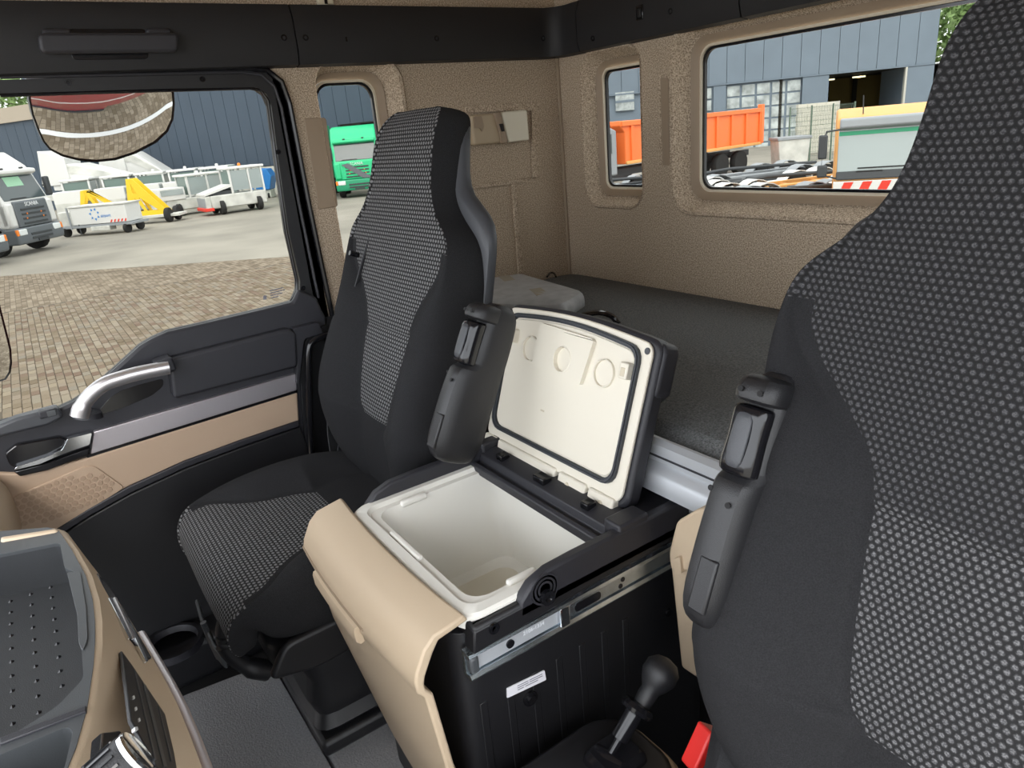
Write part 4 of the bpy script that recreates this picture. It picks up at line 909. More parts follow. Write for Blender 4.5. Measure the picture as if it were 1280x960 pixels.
# ================================================================== OUTSIDE MIRRORS
def mirror_pod(name, label, outline, n0, R, C0, backm):
    """convex glass on a housing. outline: 3D points in the mirror plane; n0: normal"""
    t = thing(name, label, 'mirror', tuple(C0)); n0 = Vector(n0).normalized(); C0 = Vector(C0)
    O = [Vector(p) for p in outline]; K = 10
    V = [C0 + n0 * 0]; rmax = max((p - C0).length for p in O)
    def bul(r): return math.sqrt(R * R - r * r) - math.sqrt(R * R - rmax * rmax)
    V = [C0 + n0 * bul(0)]; F = []
    for k in range(1, K + 1):
        for p in O:
            q = C0 + (p - C0) * (k / K); V.append(q + n0 * bul((q - C0).length))
    N = len(O)
    for i in range(N): F.append((0, 1 + i, 1 + (i + 1) % N))
    for k in range(K - 1):
        for i in range(N):
            a = 1 + k * N; b = a + N; F.append((a + i, b + i, b + (i + 1) % N, a + (i + 1) % N))
    mk('mirror_glass', V, F, mirror, t, ang=3)
    ed = V[1 + (K - 1) * N:]
    rings = []
    for s, d in ((1.0, -.002), (1.03, .002), (1.045, -.01), (1.0, -.05), (.8, -.085), (.4, -.10)):
        rings.append([C0 + (p - C0) * s + n0 * d for p in ed])
    loft('housing', rings, backm, t, cap=False)
    return t
nk = Vector((.63, .02, -.775)).normalized()
mc = Vector((-0.42,-1.186,1.3953))
def onpl(px):  # ray-plane points measured on a vertical plane, carried along the sight line to the mirror plane
    c = Vector(CAM); d = Vector(px) - c; return c + d * ((mc - c).dot(nk) / d.dot(nk))
ol = [onpl(p) for p in [(-0.42,-1.3243,1.462),(-0.42,-1.3349,1.4295),(-0.42,-1.3378,1.4001),(-0.42,-1.3358,1.37),(-0.42,-1.332,1.3395),(-0.42,-1.3234,1.3197),(-0.42,-1.3014,1.3024),(-0.42,-1.2687,1.2897),(-0.42,-1.23,1.2823),(-0.42,-1.1865,1.2824),(-0.42,-1.1351,1.2942),(-0.42,-1.0809,1.3124),(-0.42,-1.0453,1.3344),(-0.42,-1.024,1.3638),(-0.42,-1.0114,1.3998),(-0.42,-1.0016,1.4497),(-0.42,-1.079,1.4818),(-0.42,-1.1608,1.4937),(-0.42,-1.2431,1.4885)]]
km = mirror_pod('kerb_mirror', 'convex kerb mirror hanging outside the top of the door window', ol, nk, .52, sum(ol, Vector()) / len(ol), black)
top_ = sum(ol, Vector()) / len(ol)
tube('mirror_arm', [top_ - nk * .09, top_ + Vector((-.05, -.05, .25)), (-.08, top_.y - .1, top_.z + .35)], .02, black, km)
nk2 = Vector((.53, .84, -.12)).normalized(); mc2 = Vector((-0.45,-1.6674,0.8266))
ol2 = []
for p in [(-0.45,-1.5567,0.8536),(-0.45,-1.5577,0.8187),(-0.45,-1.5637,0.7845),(-0.45,-1.5724,0.7598),(-0.45,-1.5876,0.7437),(-0.45,-1.6596,0.7368),(-0.45,-1.7489,0.773),(-0.45,-1.7694,0.863),(-0.45,-1.7347,0.9771),(-0.45,-1.6624,1.0623),(-0.45,-1.5861,1.0489),(-0.45,-1.5478,0.9591)]:
    c_ = Vector(CAM); d = Vector(p) - c_; ol2.append(c_ + d * ((mc2 - c_).dot(nk2) / d.dot(nk2)))
mm = mirror_pod('side_mirror', 'edge of the main side mirror at the door glass front', ol2, nk2, 1.2, sum(ol2, Vector()) / len(ol2), black)
# ================================================================== THE YARD
gr = struct(box('ground', (-140, -90, GZ - .3), (60, 140, GZ - .012), concrete))
# brick paved strip beside the truck: bricks near the camera are pieces, the rest is texture
def pav_edge(y): return -24.4 + (y + 2.3) * 6.25 / 6.9
pv = struct(prism('pavement', 'z', [(pav_edge(-40), -40), (3.5, -40), (3.5, 12), (pav_edge(12), 12)], GZ - .2, GZ - .010, pavflat, smooth=False))
bw, bl = .11, .22
bv, bf = boxdata((-bl / 2 + .0025, -bw / 2 + .0025, -.05), (bl / 2 - .0025, bw / 2 - .0025, 0))
bv = [(x * (.965 if z > -.01 else 1), y * (.93 if z > -.01 else 1), z) for x, y, z in bv]
bme = bpy.data.meshes.new('paver_brick'); bme.from_pydata(bv, [], bf); bme.materials.append(pav)
sillp = [(-1.6, .75), (-1.48, .75), (-1.411, .772), (-1.334, .818), (-1.284, .85), (-1.218, .87), (-.99, .877), (-.90, .90)]
def visible(x, y):
    t = (0 - CAM[0]) / (x - CAM[0]); yy = CAM[1] + t * (y - CAM[1]); zz = CAM[2] + t * (GZ - CAM[2])
    if yy < -1.585 or yy > -.9: return False
    for (a, b), (c, d) in zip(sillp, sillp[1:]):
        if a <= yy <= c: return zz > b + (d - b) * (yy - a) / (c - a) - .004
    return False
lst = []
for j in range(int(9.0 / bw)):
    for i in range(int(9.0 / bl)):
        x = -17.0 + i * bl + (j % 2) * bl / 2; y = -4.5 + j * bw
        lst.append((x, y))
vis = sorted([p for p in lst if visible(*p)], key=lambda p: (p[0] - CAM[0]) ** 2 + (p[1] - CAM[1]) ** 2)
chosen = set(vis[:300]); rnd = random.Random(3)
for x, y in vis[:300]:
    o = bpy.data.objects.new('paver_brick', bme); COL.objects.link(o); o.parent = pv
    o.location = (x, y, GZ + rnd.uniform(-.004, .004)); o.rotation_euler = (rnd.uniform(-.012, .012), rnd.uniform(-.012, .012), rnd.uniform(-.02, .02))
V, F = [], []
for x, y in vis[300:]:
    n = len(V); z = GZ + rnd.uniform(-.004, .004); V += [(x + a, y + b, z + c) for a, b, c in bv]; F += [tuple(i + n for i in q) for q in bf]
ps_ = mk('paver_bricks', V, F, pav, pv, smooth=False); ps_['kind'] = 'stuff'
prism('joint_bed', 'z', [(-17.2, -4.6), (-8.0, -4.6), (-8.0, 4.6), (-17.2, 4.6)], GZ - .05, GZ - .008, joint, pv, smooth=False)
tag(box('kerb_line', (-1.25, -8, GZ - .05), (-1.02, 8, GZ + .03), whitepaint, None, .01), 'pale kerb strip on the paving seen in the kerb mirror', 'kerb')

# ---------------------------------------------------------------- halls
def wallframe(O, D):
    D = Vector(D); N_ = Vector((D.y, -D.x, 0)); O = Vector(O)
    return lambda t, z, d=0: Vector((O.x + D.x * t + N_.x * d, O.y + D.y * t + N_.y * d, z))
def slab(name, fr, t0, t1, z0, z1, d0, d1, m, parent, bevel=0):
    v = [fr(t, z, d) for d in (d0, d1) for z in (z0, z1) for t in (t0, t1)]
    f = [(0, 1, 3, 2), (4, 6, 7, 5), (0, 4, 5, 1), (2, 3, 7, 6), (0, 2, 6, 4), (1, 5, 7, 3)]
    return mk(name, v, f, m, parent, bevel, smooth=False)
AO, ADV = (-58.1098,7.2631,0.213), (0.8621,0.5067,-0)
BO, BDV = (-34.8248,40.8185,2.7964), (0.7103,0.7039,0)
fa = wallframe(AO, ADV); fb = wallframe(BO, BDV)
ha = thing('slate_hall', 'dark slate blue clad hall behind the white airport vehicles', 'building', tuple(fa(0, GZ)))
(tA0, zA0), (tA1, zA1), (tgd, zgd), (tge, zge) = [(0,0.213),(11.9445,0.2008),(18.2196,2.2197),(21.3564,2.3334)]
slab('core', fa, tA0 - 11, tgd - .6, GZ, 9.0, -12, -.2, darkin, ha)
t = tA0 - 11
while t < tge + 9:
    z0 = zA0 + .05
    if tgd - .5 < t < tge + 6: z0 = zge
    slab('panel', fa, t, t + .97, z0, 9.0, -.15, 0, clad, ha); t += 1.0
slab('plinth', fa, tA0 - 11, tgd - .6, GZ, zA0, -.15, .06, plinth, ha)
slab('gate_dark_back', fa, tgd - .5, tge + 7, GZ, zge, -3, -2.8, darkin, ha)  # shade inside the open gate put into a near-black slab
slab('gate_post', fa, tgd - .6, tgd - .2, GZ, zge, -.2, .05, clad, ha)
hl = thing('low_hall', 'low slate blue hall with beige roof band behind the white truck', 'building', tuple(fa(tA0 - 20, GZ)))
(tl0, zl0), (tl1, zl1) = [(-10.4287,4.7682),(-9.868,5.7742)]
for k in range(17):
    slab('panel', fa, tA0 - 24.5 + k * 1.12, tA0 - 24.5 + k * 1.12 + 1.09, GZ, zl0, 2.8, 3, clad, hl)
slab('roof_band', fa, tA0 - 24.7, tA0 - 5.4, zl0, zl1, 2.0, 3.2, beigeband, hl)
tag(slab('lamp_post', fa, *[[(-1.668,1.8182),(-1.4194,1.8029)][0][0], [(-1.668,1.8182),(-1.4194,1.8029)][1][0]], GZ, 2.6, 5, 5.15, offwhite, None), 'thin pale lamp post in front of the slate hall', 'post')

hb_ = thing('grey_blue_hall', 'grey blue panelled hall with glazed gate and open doorway behind the yard', 'building', tuple(fb(0, GZ)))
g = [(-0,2.7964),(8.3886,2.9179),(15.0359,2.8582),(1.6375,2.8505),(6.7117,2.863),(4.8014,-1.5375),(8.4453,2.8315),(13.3682,2.7978),(-6.6539,2.8859),(15.0381,3.7328)]
zl = g[0][1]; t0 = [(-8.1076,2.9119)][0][0]; tE = g[9][0]
t = t0
while t < tE - .2:
    e = min(t + 1.22, tE); slab('panel', fb, t + .015, e - .015, zl + .06, 9.6, -.12, 0, cladl, hb_); t += 1.22
slab('ledge', fb, t0, tE, zl - .04, zl + .05, -.2, .05, cladl, hb_)
slab('core', fb, t0, g[3][0] - 0.2, GZ, 9.5, -6, -.16, cladl, hb_); slab('core', fb, g[4][0] + .1, g[6][0] - .05, GZ, 9.5, -6, -.16, cladl, hb_)
slab('core', fb, g[7][0] + .05, tE, GZ, 9.5, -6, -.16, cladl, hb_); slab('core', fb, g[3][0] - .2, g[4][0] + .1, GZ, 9.5, -6, -.4, cladl, hb_)
slab('core', fb, g[6][0] - .05, g[7][0] + .05, zl, 9.5, -14, -.16, cladl, hb_)
for a, b in ((g[0][0] + .75, g[3][0]), (g[4][0], g[6][0]), (g[7][0], tE)):
    n = max(1, round((b - a) / 1.25)); s = (b - a) / n
    for k in range(n): slab('panel', fb, a + k * s + .015, a + (k + 1) * s - .015, GZ, zl - .06, -.12, .0, cladl, hb_)
# glazed sectional gate: five columns of panes
gt = slab('gate_frame', fb, g[3][0], g[4][0], GZ, zl - .08, -.32, -.26, cladl, hb_)
cw = (g[4][0] - g[3][0]) / 5; rh = .80; zt = zl - .12
for i in range(5):
    for j in range(6): slab('pane', fb, g[3][0] + i * cw + .08, g[3][0] + (i + 1) * cw - .08, zt - (j + 1) * rh + .07, zt - j * rh - .05, -.28, -.2, panec, gt)
for j in range(4): slab('pane', fb, g[0][0] - 1.2, g[0][0] + .62, zt - (j + 1) * rh + .07, zt - j * rh - .05, -.1, .03, panec, hb_)
(wa, wza), (wb, wzb) = [(-6.1319,2.9455),(-4.7904,1.6834)]
wn = slab('window', fb, wa, wb, wzb, wza, -.1, .03, panec, hb_)
slab('window_bar', fb, wa, wb, (wza + wzb) / 2 - .08, (wza + wzb) / 2 + .08, .0, .05, cladl, wn)
# open doorway into a lit hall
d0, d1 = g[6][0], g[7][0]
dn = slab('doorway_back', fb, d0 - 3, d1 + 3, GZ, zl, -14, -13.8, hallyel, hb_)
slab('doorway_side', fb, d0 - 3.2, d0 - 3, GZ, zl, -14, -.2, darkin, hb_); slab('doorway_side', fb, d1 + 3, d1 + 3.2, GZ, zl, -14, -.2, darkin, hb_)
slab('doorway_ceiling', fb, d0 - 3, d1 + 3, zl - .05, zl, -14, -.2, darkin, hb_)
for k in range(5): slab('hall_post', fb, d0 - 2 + k * 2.2, d0 - 1.7 + k * 2.2, GZ, zl, -12.5, -12.2, darkin, hb_)
for a in (.22, .60, .66): slab('hall_lamp', fb, d0 + (d1 - d0) * a, d0 + (d1 - d0) * a + .55, zl - .3, zl - .2, -6, -5.7, lampw, hb_)
slab('door_jamb', fb, d1 - .12, d1, GZ, zl - .05, -.3, .06, plinth, hb_)

# ---------------------------------------------------------------- trees
def tree(name, label, loc, h, r, m, seed, n=900, group=None):
    t = thing(name, label, 'tree', loc, 0, group); rn = random.Random(seed); LOCAL[0] = True
    tube('trunk', [(0, 0, 0), (.1, 0, h * .4), (0, .1, h * .75)], [r * .09, r * .07, r * .03], bark, t)
    V, F = [], []
    for k in range(n):
        a = rn.uniform(0, 2 * PI); e = rn.uniform(-.7, 1.4); q = r * rn.random() ** .35
        c = Vector((q * math.cos(a) * math.cos(e), q * math.sin(a) * math.cos(e), h * .68 + q * .9 * math.sin(e)))
        u = Vector((rn.gauss(0, 1), rn.gauss(0, 1), rn.gauss(0, 1))).normalized() * rn.uniform(.16, .34); v = u.cross(Vector((rn.gauss(0, 1), rn.gauss(0, 1), rn.gauss(0, 1)))).normalized() * u.length * .6
        i = len(V); V += [c - u, c + v, c + u, c - v]; F.append((i, i + 1, i + 2, i + 3))
    o = mk('foliage', V, F, m, t, smooth=False); o['kind'] = 'stuff'; LOCAL[0] = False; return t
p = (-27.542,61.3395,5.1261); tree('yard_tree', 'leafy green tree at the end of the grey blue hall', (p[0], p[1], GZ), 9.5, 4.4, leafl, 1, 3000)
p = (-83.3649,0.8347,7.8017); tree('back_tree', 'green tree above the beige roof band of the low hall', (p[0], p[1], GZ), (p[2] - GZ) / .72, 5.2, leafl, 2, 3000)

# ---------------------------------------------------------------- vehicles
def wheel(parent, x, y, r, w_, hub=chass):
    o = lathe('wheel', [(r * .55, -w_ / 2), (r * .95, -w_ / 2), (r, -w_ * .35), (r, w_ * .35), (r * .95, w_ / 2), (r * .55, w_ / 2)], (x, y, r), (1, 0, 0), tyre, parent, 20)
    lathe('hub', [(.01, -w_ * .46), (r * .3, -w_ * .48), (r * .56, -w_ * .3), (r * .56, w_ * .3), (r * .3, w_ * .48), (.01, w_ * .46)], (x, y, r), (1, 0, 0), hub, o, 16)
    return o
def lorry(name, label, loc, rz, cabm, grm, bumperm, slash=None, box_m=None, pale=None, group=None, word='SCANIA'):
    t = thing(name, label, 'truck', loc, rz, group); LOCAL[0] = True
    prism('cab', 'x', [(.02, .95), (.02, 1.78), (.10, 1.92), (.42, 2.78), (.5, 2.95), (.62, 3.12), (1.25, 3.62), (2.3, 3.72), (2.3, .95)], -1.22, 1.22, cabm, t, .10, seg=3)
    def fx(name, x0, x1, s0, s1, th, m, par=t, bevel=.03):   # slab on the raked windscreen plane
        a = Vector((0, .10, 1.90)); b = Vector((0, .44, 2.80)); d = b - a; n = Vector((0, -d.z, d.y)).normalized()
        P = [Vector((x, 0, 0)) + a + d * s + n * h for h in (.0, th) for x, s in ((x0, s0), (x1, s0), (x1, s1), (x0, s1))]
        return mk(name, P, [(0, 3, 2, 1), (4, 5, 6, 7), (0, 1, 5, 4), (1, 2, 6, 5), (2, 3, 7, 6), (3, 0, 4, 7)], m, par, bevel)
    ws = fx('windscreen', -1.08, 1.08, .03, .97, .03, darkglass)
    if pale: fx('sun_blind', -.5, .35, .55, .92, .035, pale, ws, .01)
    fx('wiper', -.75, .05, .06, .09, .05, tyre, ws, .005)
    prism('sun_visor', 'x', [(.36, 2.78), (.20, 2.86), (.22, 2.98), (.5, 3.02)], -1.12, 1.12, cabm, t, .03)
    for x in (-.5, .5): box('marker_lamp', (x - .07, .26, 3.0), (x + .07, .34, 3.06), chasd, t, .01)
    gl = prism('grille', 'x', [(-.04, .98), (-.06, 1.25), (-.03, 1.86), (.05, 1.90), (.06, .98)], -.86, .86, grm, t, .03)
    for k in range(4): box('grille_slot', (-.62, -.075, 1.06 + k * .165), (.62, -.03, 1.13 + k * .165), chasd, gl, .01)
    for x in (-.62, .62):
        for k in (1, 2): disc('amber_dot', (x * (.8 - .1 * k), -.085, 1.10 + k * .165), (0, 1, 0), .03, .02, orange, gl, 10)
    if word:
        text('lettering', word, .20, inkwhite, gl, m4((0, -.062, 1.75), (1, 0, 0), (0, 0, 1)), .006)
    if slash is not None:
        mk('grille_stripe', [(-.8, -.088, 1.75), (-.45, -.088, 1.80), (.75, -.088, .98), (.25, -.088, .98)] + [(-.8, -.03, 1.75), (-.45, -.03, 1.80), (.75, -.03, .98), (.25, -.03, .98)], [(0, 1, 2, 3), (7, 6, 5, 4), (0, 4, 5, 1), (1, 5, 6, 2), (2, 6, 7, 3), (3, 7, 4, 0)], slash, gl)
    bm_ = prism('bumper', 'x', [(-.10, .38), (-.14, .60), (-.10, .96), (.4, .96), (.4, .38)], -1.24, 1.24, bumperm, t, .06, seg=3)
    box('lower_intake', (-.55, -.155, .52), (.55, -.08, .60), chasd, bm_, .01); box('lower_intake', (-.55, -.155, .66), (.55, -.08, .74), chasd, bm_, .01)
    box('number_plate', (-.26, -.16, .42), (.26, -.12, .50), chasd, bm_)
    for s in (-1, 1):
        box('headlamp', (s * .72, -.15, .70), (s * 1.12, -.05, .92), lampwhite, bm_, .03); box('indicator', (s * 1.12, -.13, .70), (s * 1.235, .05, .92), orange, bm_, .02)
        box('corner_panel', (s * .86, -.02, 1.0), (s * 1.22, .35, 1.85), cabm, t, .08)
        wheel(t, s * 1.02, .95, .5, .32); wheel(t, s * 1.02, 4.0, .5, .55)
        prism('wheel_arch', 'x', [(.28, .55), (.34, .95), (.6, 1.16), (1.3, 1.16), (1.55, .95), (1.6, .55), (1.48, .55), (1.4, .95), (1.25, 1.05), (.65, 1.05), (.45, .95), (.4, .55)], s * 1.02, s * 1.25, bumperm, t, .02)
        box('side_window', (s * 1.215, .55, 1.95), (s * 1.24, 1.35, 2.7), darkglass, t, .02)
        mb = box('mirror', (s * 1.35, .10, 1.95), (s * 1.58, .28, 2.65), chasd, t, .05); box('mirror_arm', (s * 1.2, .16, 2.3), (s * 1.4, .22, 2.36), chasd, mb)
    boxes('chassis', [((-.45, 2.2, .65), (-.35, 5.6, .9)), ((.35, 2.2, .65), (.45, 5.6, .9))], chasd, t)
    if box_m: box('load_body', (-1.25, 2.6, .95), (1.25, 4.6, 3.9), box_m, t, .03)
    LOCAL[0] = False; return t
lampwhite = mat('headlamp_glass', (.75, .78, .78), .15)
def dirrz(hx, hy): return math.atan2(hx, -hy)
greenblind = mat('sun_blind_green', (.35, .62, .42), .6)
lorry('tractor_truck', 'white tractor truck with grey grille and pale green sun blind', (-30.6, -.9, GZ), dirrz(.62, .78), whitepaint, truckgrey, truckgrey, pale=greenblind)
lorry('tractor_truck', 'white truck cut off by the door window edge', (-27.3, -2.75, GZ), dirrz(.62, .78), whitepaint, truckgrey, truckgrey, word=None)
pg = Vector((-35.6464,14.3015,-1.6))
lorry('tractor_truck', 'green tractor truck with dark slash across its grille', (pg.x, pg.y, GZ), dirrz(.90, -.43), greenp, greenp, greend, slash=truckgrey, word='SCANIA')
pg2 = Vector((-37.0482,12.6265,-1.6))
lorry('box_truck', 'green truck mostly hidden by the edge of the side window', (pg2.x - 1.2, pg2.y - .2, GZ), dirrz(.90, -.43), greenp, greenp, greend, box_m=greenp, word=None)

# ---------------------------------------------------------------- airport ground vehicles
Fh = Vector((-.838, .546, 0)); Rh = Vector((.546, .838, 0))
GRZ = math.atan2(Rh.y, Rh.x)       # local +x runs to the right as seen from the cab, local -y faces the cab
def dolly(loc, rz):
    t = thing('baggage_cart', 'white baggage cart with printed star logo and hazard stripes', 'cart', loc, rz); LOCAL[0] = True
    boxes('cargo_box', [((-2.1, -.7, .75), (2.6, .7, 1.95))], whitepaint, t, .04)
    box('top_frame', (-2.2, -.75, 1.95), (2.7, .75, 2.05), offwhite, t, .02)
    box('bed', (-3.4, -.75, .55), (3.0, .75, .72), chass, t, .02)
    box('battery_box', (-.6, -.8, .28), (1.0, -.2, .60), offwhite, t, .03)
    box('generator', (-3.3, -.6, .72), (-2.15, .6, 1.7), offwhite, t, .03)
    box('cage_bar', (-2.3, -.78, .5), (-2.2, -.7, 2.0), chass, t); box('cage_bar', (-3.4, -.78, .5), (-3.3, -.7, 1.5), chass, t)
    # star emblem: a ring of small blue flakes
    V, F = [], []
    for k in range(7):
        a = k * 2 * PI / 7 + .3; c = Vector((-.05 + .30 * math.cos(a), -.712, 1.42 + .30 * math.sin(a))); n = len(V)
        d = Vector((math.cos(a), 0, math.sin(a))); s = Vector((-d.z, 0, d.x))
        V += [c - s * .09, c + d * .16, c + s * .09, c - d * .03]; F.append((n, n + 1, n + 2, n + 3))
    em = mk('star_emblem', V, F, bluep, t, smooth=False)
    text('lettering', 'airport', .30, bluep, t, m4((.85, -.712, 1.28), (1, 0, 0), (0, 0, 1)), .004)
    for k in range(5):
        x = 1.1 + k * .3; mk('hazard_stripe', [(x, -.712, .80), (x + .12, -.712, .80), (x + .24, -.712, .98), (x + .12, -.712, .98), (x, -.69, .80), (x + .12, -.69, .80), (x + .24, -.69, .98), (x + .12, -.69, .98)], [(0, 1, 2, 3), (7, 6, 5, 4), (0, 4, 5, 1), (1, 5, 6, 2), (2, 6, 7, 3), (3, 7, 4, 0)], redp, t)
    for x in (-2.9, 2.3):
        for y in (-.6, .6): wheel(t, x, y, .33, .22, yellow)
    tube('jockey_wheel_leg', [(-1.6, -.7, .15), (-1.6, -.7, .8)], .05, chasd, t)
    LOCAL[0] = False; return t
pd = Vector((-34.771,1.7516,-1.6)); dolly((pd.x, pd.y, GZ), GRZ - .12).scale = (.55, .8, .62)
def aframe(loc, rz, label, h):
    t = thing('wheel_chock_stand', label, 'stand', loc, rz, 'yellow triangular stands'); LOCAL[0] = True
    ou = [(-.95, 0), (1.35, 0), (-.35, h), (-.75, h)]
    for d in (-.25, .25):
        prism('side_plate', 'y', [(-1.0, .0), (1.0, .0), (-.42, h), (-.72, h)], d - .03, d + .03, yellow, t, .01, holes=[[(-.75, .2), (-.2, .2), (-.5, .85)], [(-.05, .2), (.5, .2), (-.3, .85)], [(-.55, 1.05), (-.38, 1.05), (-.55, h - .25)]])
    for z in (.1, h * .5): box('cross_bar', (-.55, -.25, z), (-.45, .25, z + .08), yellow, t)
    LOCAL[0] = False; return t
p = Vector((-44.1356,2.5344,-1.0512)); aframe((p.x, p.y, p.z), GRZ + .2, 'yellow triangular stand behind the baggage cart', 1.1)
p = Vector((-37.2591,4.0316,-1.6)); aframe((p.x, p.y, GZ + .38), GRZ, 'yellow triangular stand at the right end of the baggage cart', 1.75)
ch = thing('tow_trailer', 'low trailer under the yellow stand with orange hubbed wheels', 'trailer', (p.x, p.y, GZ), GRZ); LOCAL[0] = True
box('deck', (-1.3, -.5, .25), (1.5, .5, .38), offwhite, ch, .02); wheel(ch, 1.0, -.5, .34, .2, orangel); wheel(ch, 1.0, .5, .34, .2, orangel); LOCAL[0] = False

tuggl = mat('tug_glass', (.16, .22, .20), .1)
def tug(loc, rz, label, hood=True, k=1.0, group=None):
    t = thing('tow_tractor', label, 'tractor', loc, rz, group); LOCAL[0] = True
    box('body', (-1.7, -.8, .35), (1.6, .8, 1.05), offwhite, t, .06)
    prism('nose', 'x', [(-.8, .35), (-.8, 1.05), (.8, 1.05), (.8, .35)], -2.0, -1.7, offwhite, t, .04)
    if hood:
        ho = mk('raised_bonnet', [(-2.0, -.8, 1.06), (-.4, -.8, 1.42), (-.4, .8, 1.42), (-2.0, .8, 1.06), (-2.0, -.8, 1.16), (-.4, -.8, 1.56), (-.4, .8, 1.56), (-2.0, .8, 1.16)], [(0, 1, 2, 3), (7, 6, 5, 4), (0, 4, 5, 1), (1, 5, 6, 2), (2, 6, 7, 3), (3, 7, 4, 0)], whitepaint, t)
        box('engine_bay', (-1.5, -.70, 1.0), (-.4, .7, 1.25), chasd, t)
        box('nose_panel', (-2.03, -.7, .45), (-1.98, .7, .95), chass, t, .01); box('front_bumper', (-2.1, -.82, .25), (-1.6, .82, .42), redp, t, .02)
    else:
        box('crate', (-2.0, -.85, 1.0), (-.6, .8, 1.75), whitepaint, t, .03); box('crate_window', (-1.9, -.87, 1.3), (-.7, -.84, 1.65), ltglass, t)
        box('front_bumper', (-2.1, -.7, .2), (-1.7, .7, .5), chass, t, .02)
    for x in (-.35, .75, 1.55):
        for y in (-.75, .75): box('cab_post', (x - .05, y - .05, 1.0), (x + .05, y + .05, 2.35), whitepaint, t)
    box('cab_roof', (-.5, -.85, 2.32), (1.75, .85, 2.46), whitepaint, t, .04)
    for x0, x1 in ((-.28, .68), (.82, 1.48)): box('side_pane', (x0, -.77, 1.2), (x1, -.75, 2.25), ltglass, t)
    box('front_pane', (-.36, -.68, 1.2), (-.34, .68, 2.25), tuggl, t)
    lathe('beacon', [(.09, 0), (.09, .12), (.05, .16)], (.6, 0, 2.46), (0, 0, 1), orange if hood else whitepaint, t, 10)
    for x in (-1.1, 1.1):
        for y in (-.7, .7): wheel(t, x, y, .38, .25)
    LOCAL[0] = False; return t
p = Vector((-37.1962,8.0693,-1.6)); tug((p.x, p.y, GZ), GRZ + .62, 'white tow tractor with raised bonnet and orange beacon', True).scale = (.85, 1.0, .9)
p = Vector((-40.1693,6.5402,-1.6)); tug((p.x, p.y, GZ), GRZ + .75, 'white tow tractor carrying a glazed crate on its nose', False).scale = (.95, .95, .82)
for k, (px_, lb) in enumerate(((((-44.1391,8.9585,-0.1744)), 'white cabbed tractor right behind the raised bonnet'), (((-46.3124,7.5705,-0.1763)), 'white cabbed tractor behind the glazed crate'), (((-47.3805,5.9222,-0.1901)), 'white cabbed tractor behind the right yellow stand'), (((-48.5043,4.194,-0.1955)), 'white cabbed tractor between the two yellow stands'), (((-49.8509,2.1464,-0.167)), 'white cabbed tractor behind the baggage cart generator'))):
    tug((px_[0], px_[1], GZ), GRZ + PI / 2 + .15, lb, False, group='row of white tractors by the hall').scale = (1, 1, .9)
# passenger stairs lorries with sloping flights
def stairs(loc, rz, label, L, H, flip=1):
    t = thing('boarding_stairs', label, 'stairs', loc, rz, 'white boarding stairs'); LOCAL[0] = True; f = flip
    prism('flight', 'y', [(f * 0, 1.6), (f * L, 1.2), (f * L, 1.6), (f * 1.8, H), (f * 0, H)], -.8, .8, whitepaint, t, .04)
    prism('side_rail', 'y', [(f * .3, H - .15), (f * 1.7, H - .15), (f * (L - .2), 1.75), (f * (L - .5), 1.7), (f * 1.5, H - .6), (f * .3, H - .6)], -.84, -.80, offwhite, t)
    prism('head_cowl', 'y', [(f * -.6, H - 1.2), (f * 1.2, H - 1.2), (f * 1.2, H + .4), (f * -.3, H + .9)], -.9, .9, whitepaint, t, .03)
    box('deck_beam', (min(0, f * L) - .8, -.7, 1.0), (max(0, f * L) + .3, .7, 1.35), offwhite, t, .04)
    for x in (.4, L - .8):
        for y in (-.7, .7): wheel(t, f * x, y, .4, .26)
    box('base_frame', (min(0, f * L), -.6, .5), (max(0, f * L), .6, .75), chasd, t)
    LOCAL[0] = False; return t
p = (-52.8944,1.394,-0.1355); s1_ = stairs((p[0], p[1], GZ), GRZ, 'white boarding stairs nearest the white truck roof', 6.2, 3.1)
p = (-54.3664,4.8634,-0.3125); stairs((p[0], p[1], GZ), GRZ, 'white boarding stairs with logo cowl in the middle', 4.2, 3.5)
p = (-45.3963,11.9593,-1.6); bc = thing('tilt_container', 'blue tilting waste container beside the tow tractors', 'container', (p[0], p[1], GZ), GRZ); LOCAL[0] = True
prism('hopper', 'y', [(-.7, .5), (.5, .5), (.75, 1.3), (.5, 1.75), (-.5, 1.8), (-.8, 1.4)], -.6, .6, bluep, bc, .04); box('stand', (-.6, -.5, 0), (.5, .5, .5), offwhite, bc, .03)
for x in (-.45, .35): wheel(bc, x, -.5, .15, .1)
LOCAL[0] = False

# ---------------------------------------------------------------- behind the cab: tipper, crane, chassis, orange cab
a = Vector((-18.8664,18.1115,0.6877)); b = Vector((-19.6325,27.2204,0.036)); d = (b - a); d.z = 0; L_ = d.length
tp = thing('tipper_truck', 'orange tipper body on a truck chassis behind the rear window', 'truck', (a.x, a.y, GZ), math.atan2(d.y, d.x)); LOCAL[0] = True
prism('tipper_body', 'y', [(0, 1.15), (L_, 1.25), (L_, 2.65), (-.25, 2.72), (-.25, 2.55), (0, 2.3)], 0, 2.3, orangep, tp, .03)
for k in range(9): box('body_rib', (.3 + k * (L_ - .5) / 8, -.07, 1.22), (.45 + k * (L_ - .5) / 8, 0, 2.55), orangep, tp, .01)
box('top_rail', (-.2, -.09, 2.52), (L_ + .05, .02, 2.70), orangep, tp, .02); box('bottom_rail', (0, -.08, 1.14), (L_, .0, 1.26), orangel, tp, .02)
box('tail_post', (L_ - .12, -.10, 1.2), (L_ + .1, .12, 2.85), orangep, tp, .02)
boxes('chassis', [((-3, .6, .7), (L_, .72, .95)), ((-3, 1.6, .7), (L_, 1.72, .95))], chasd, tp)
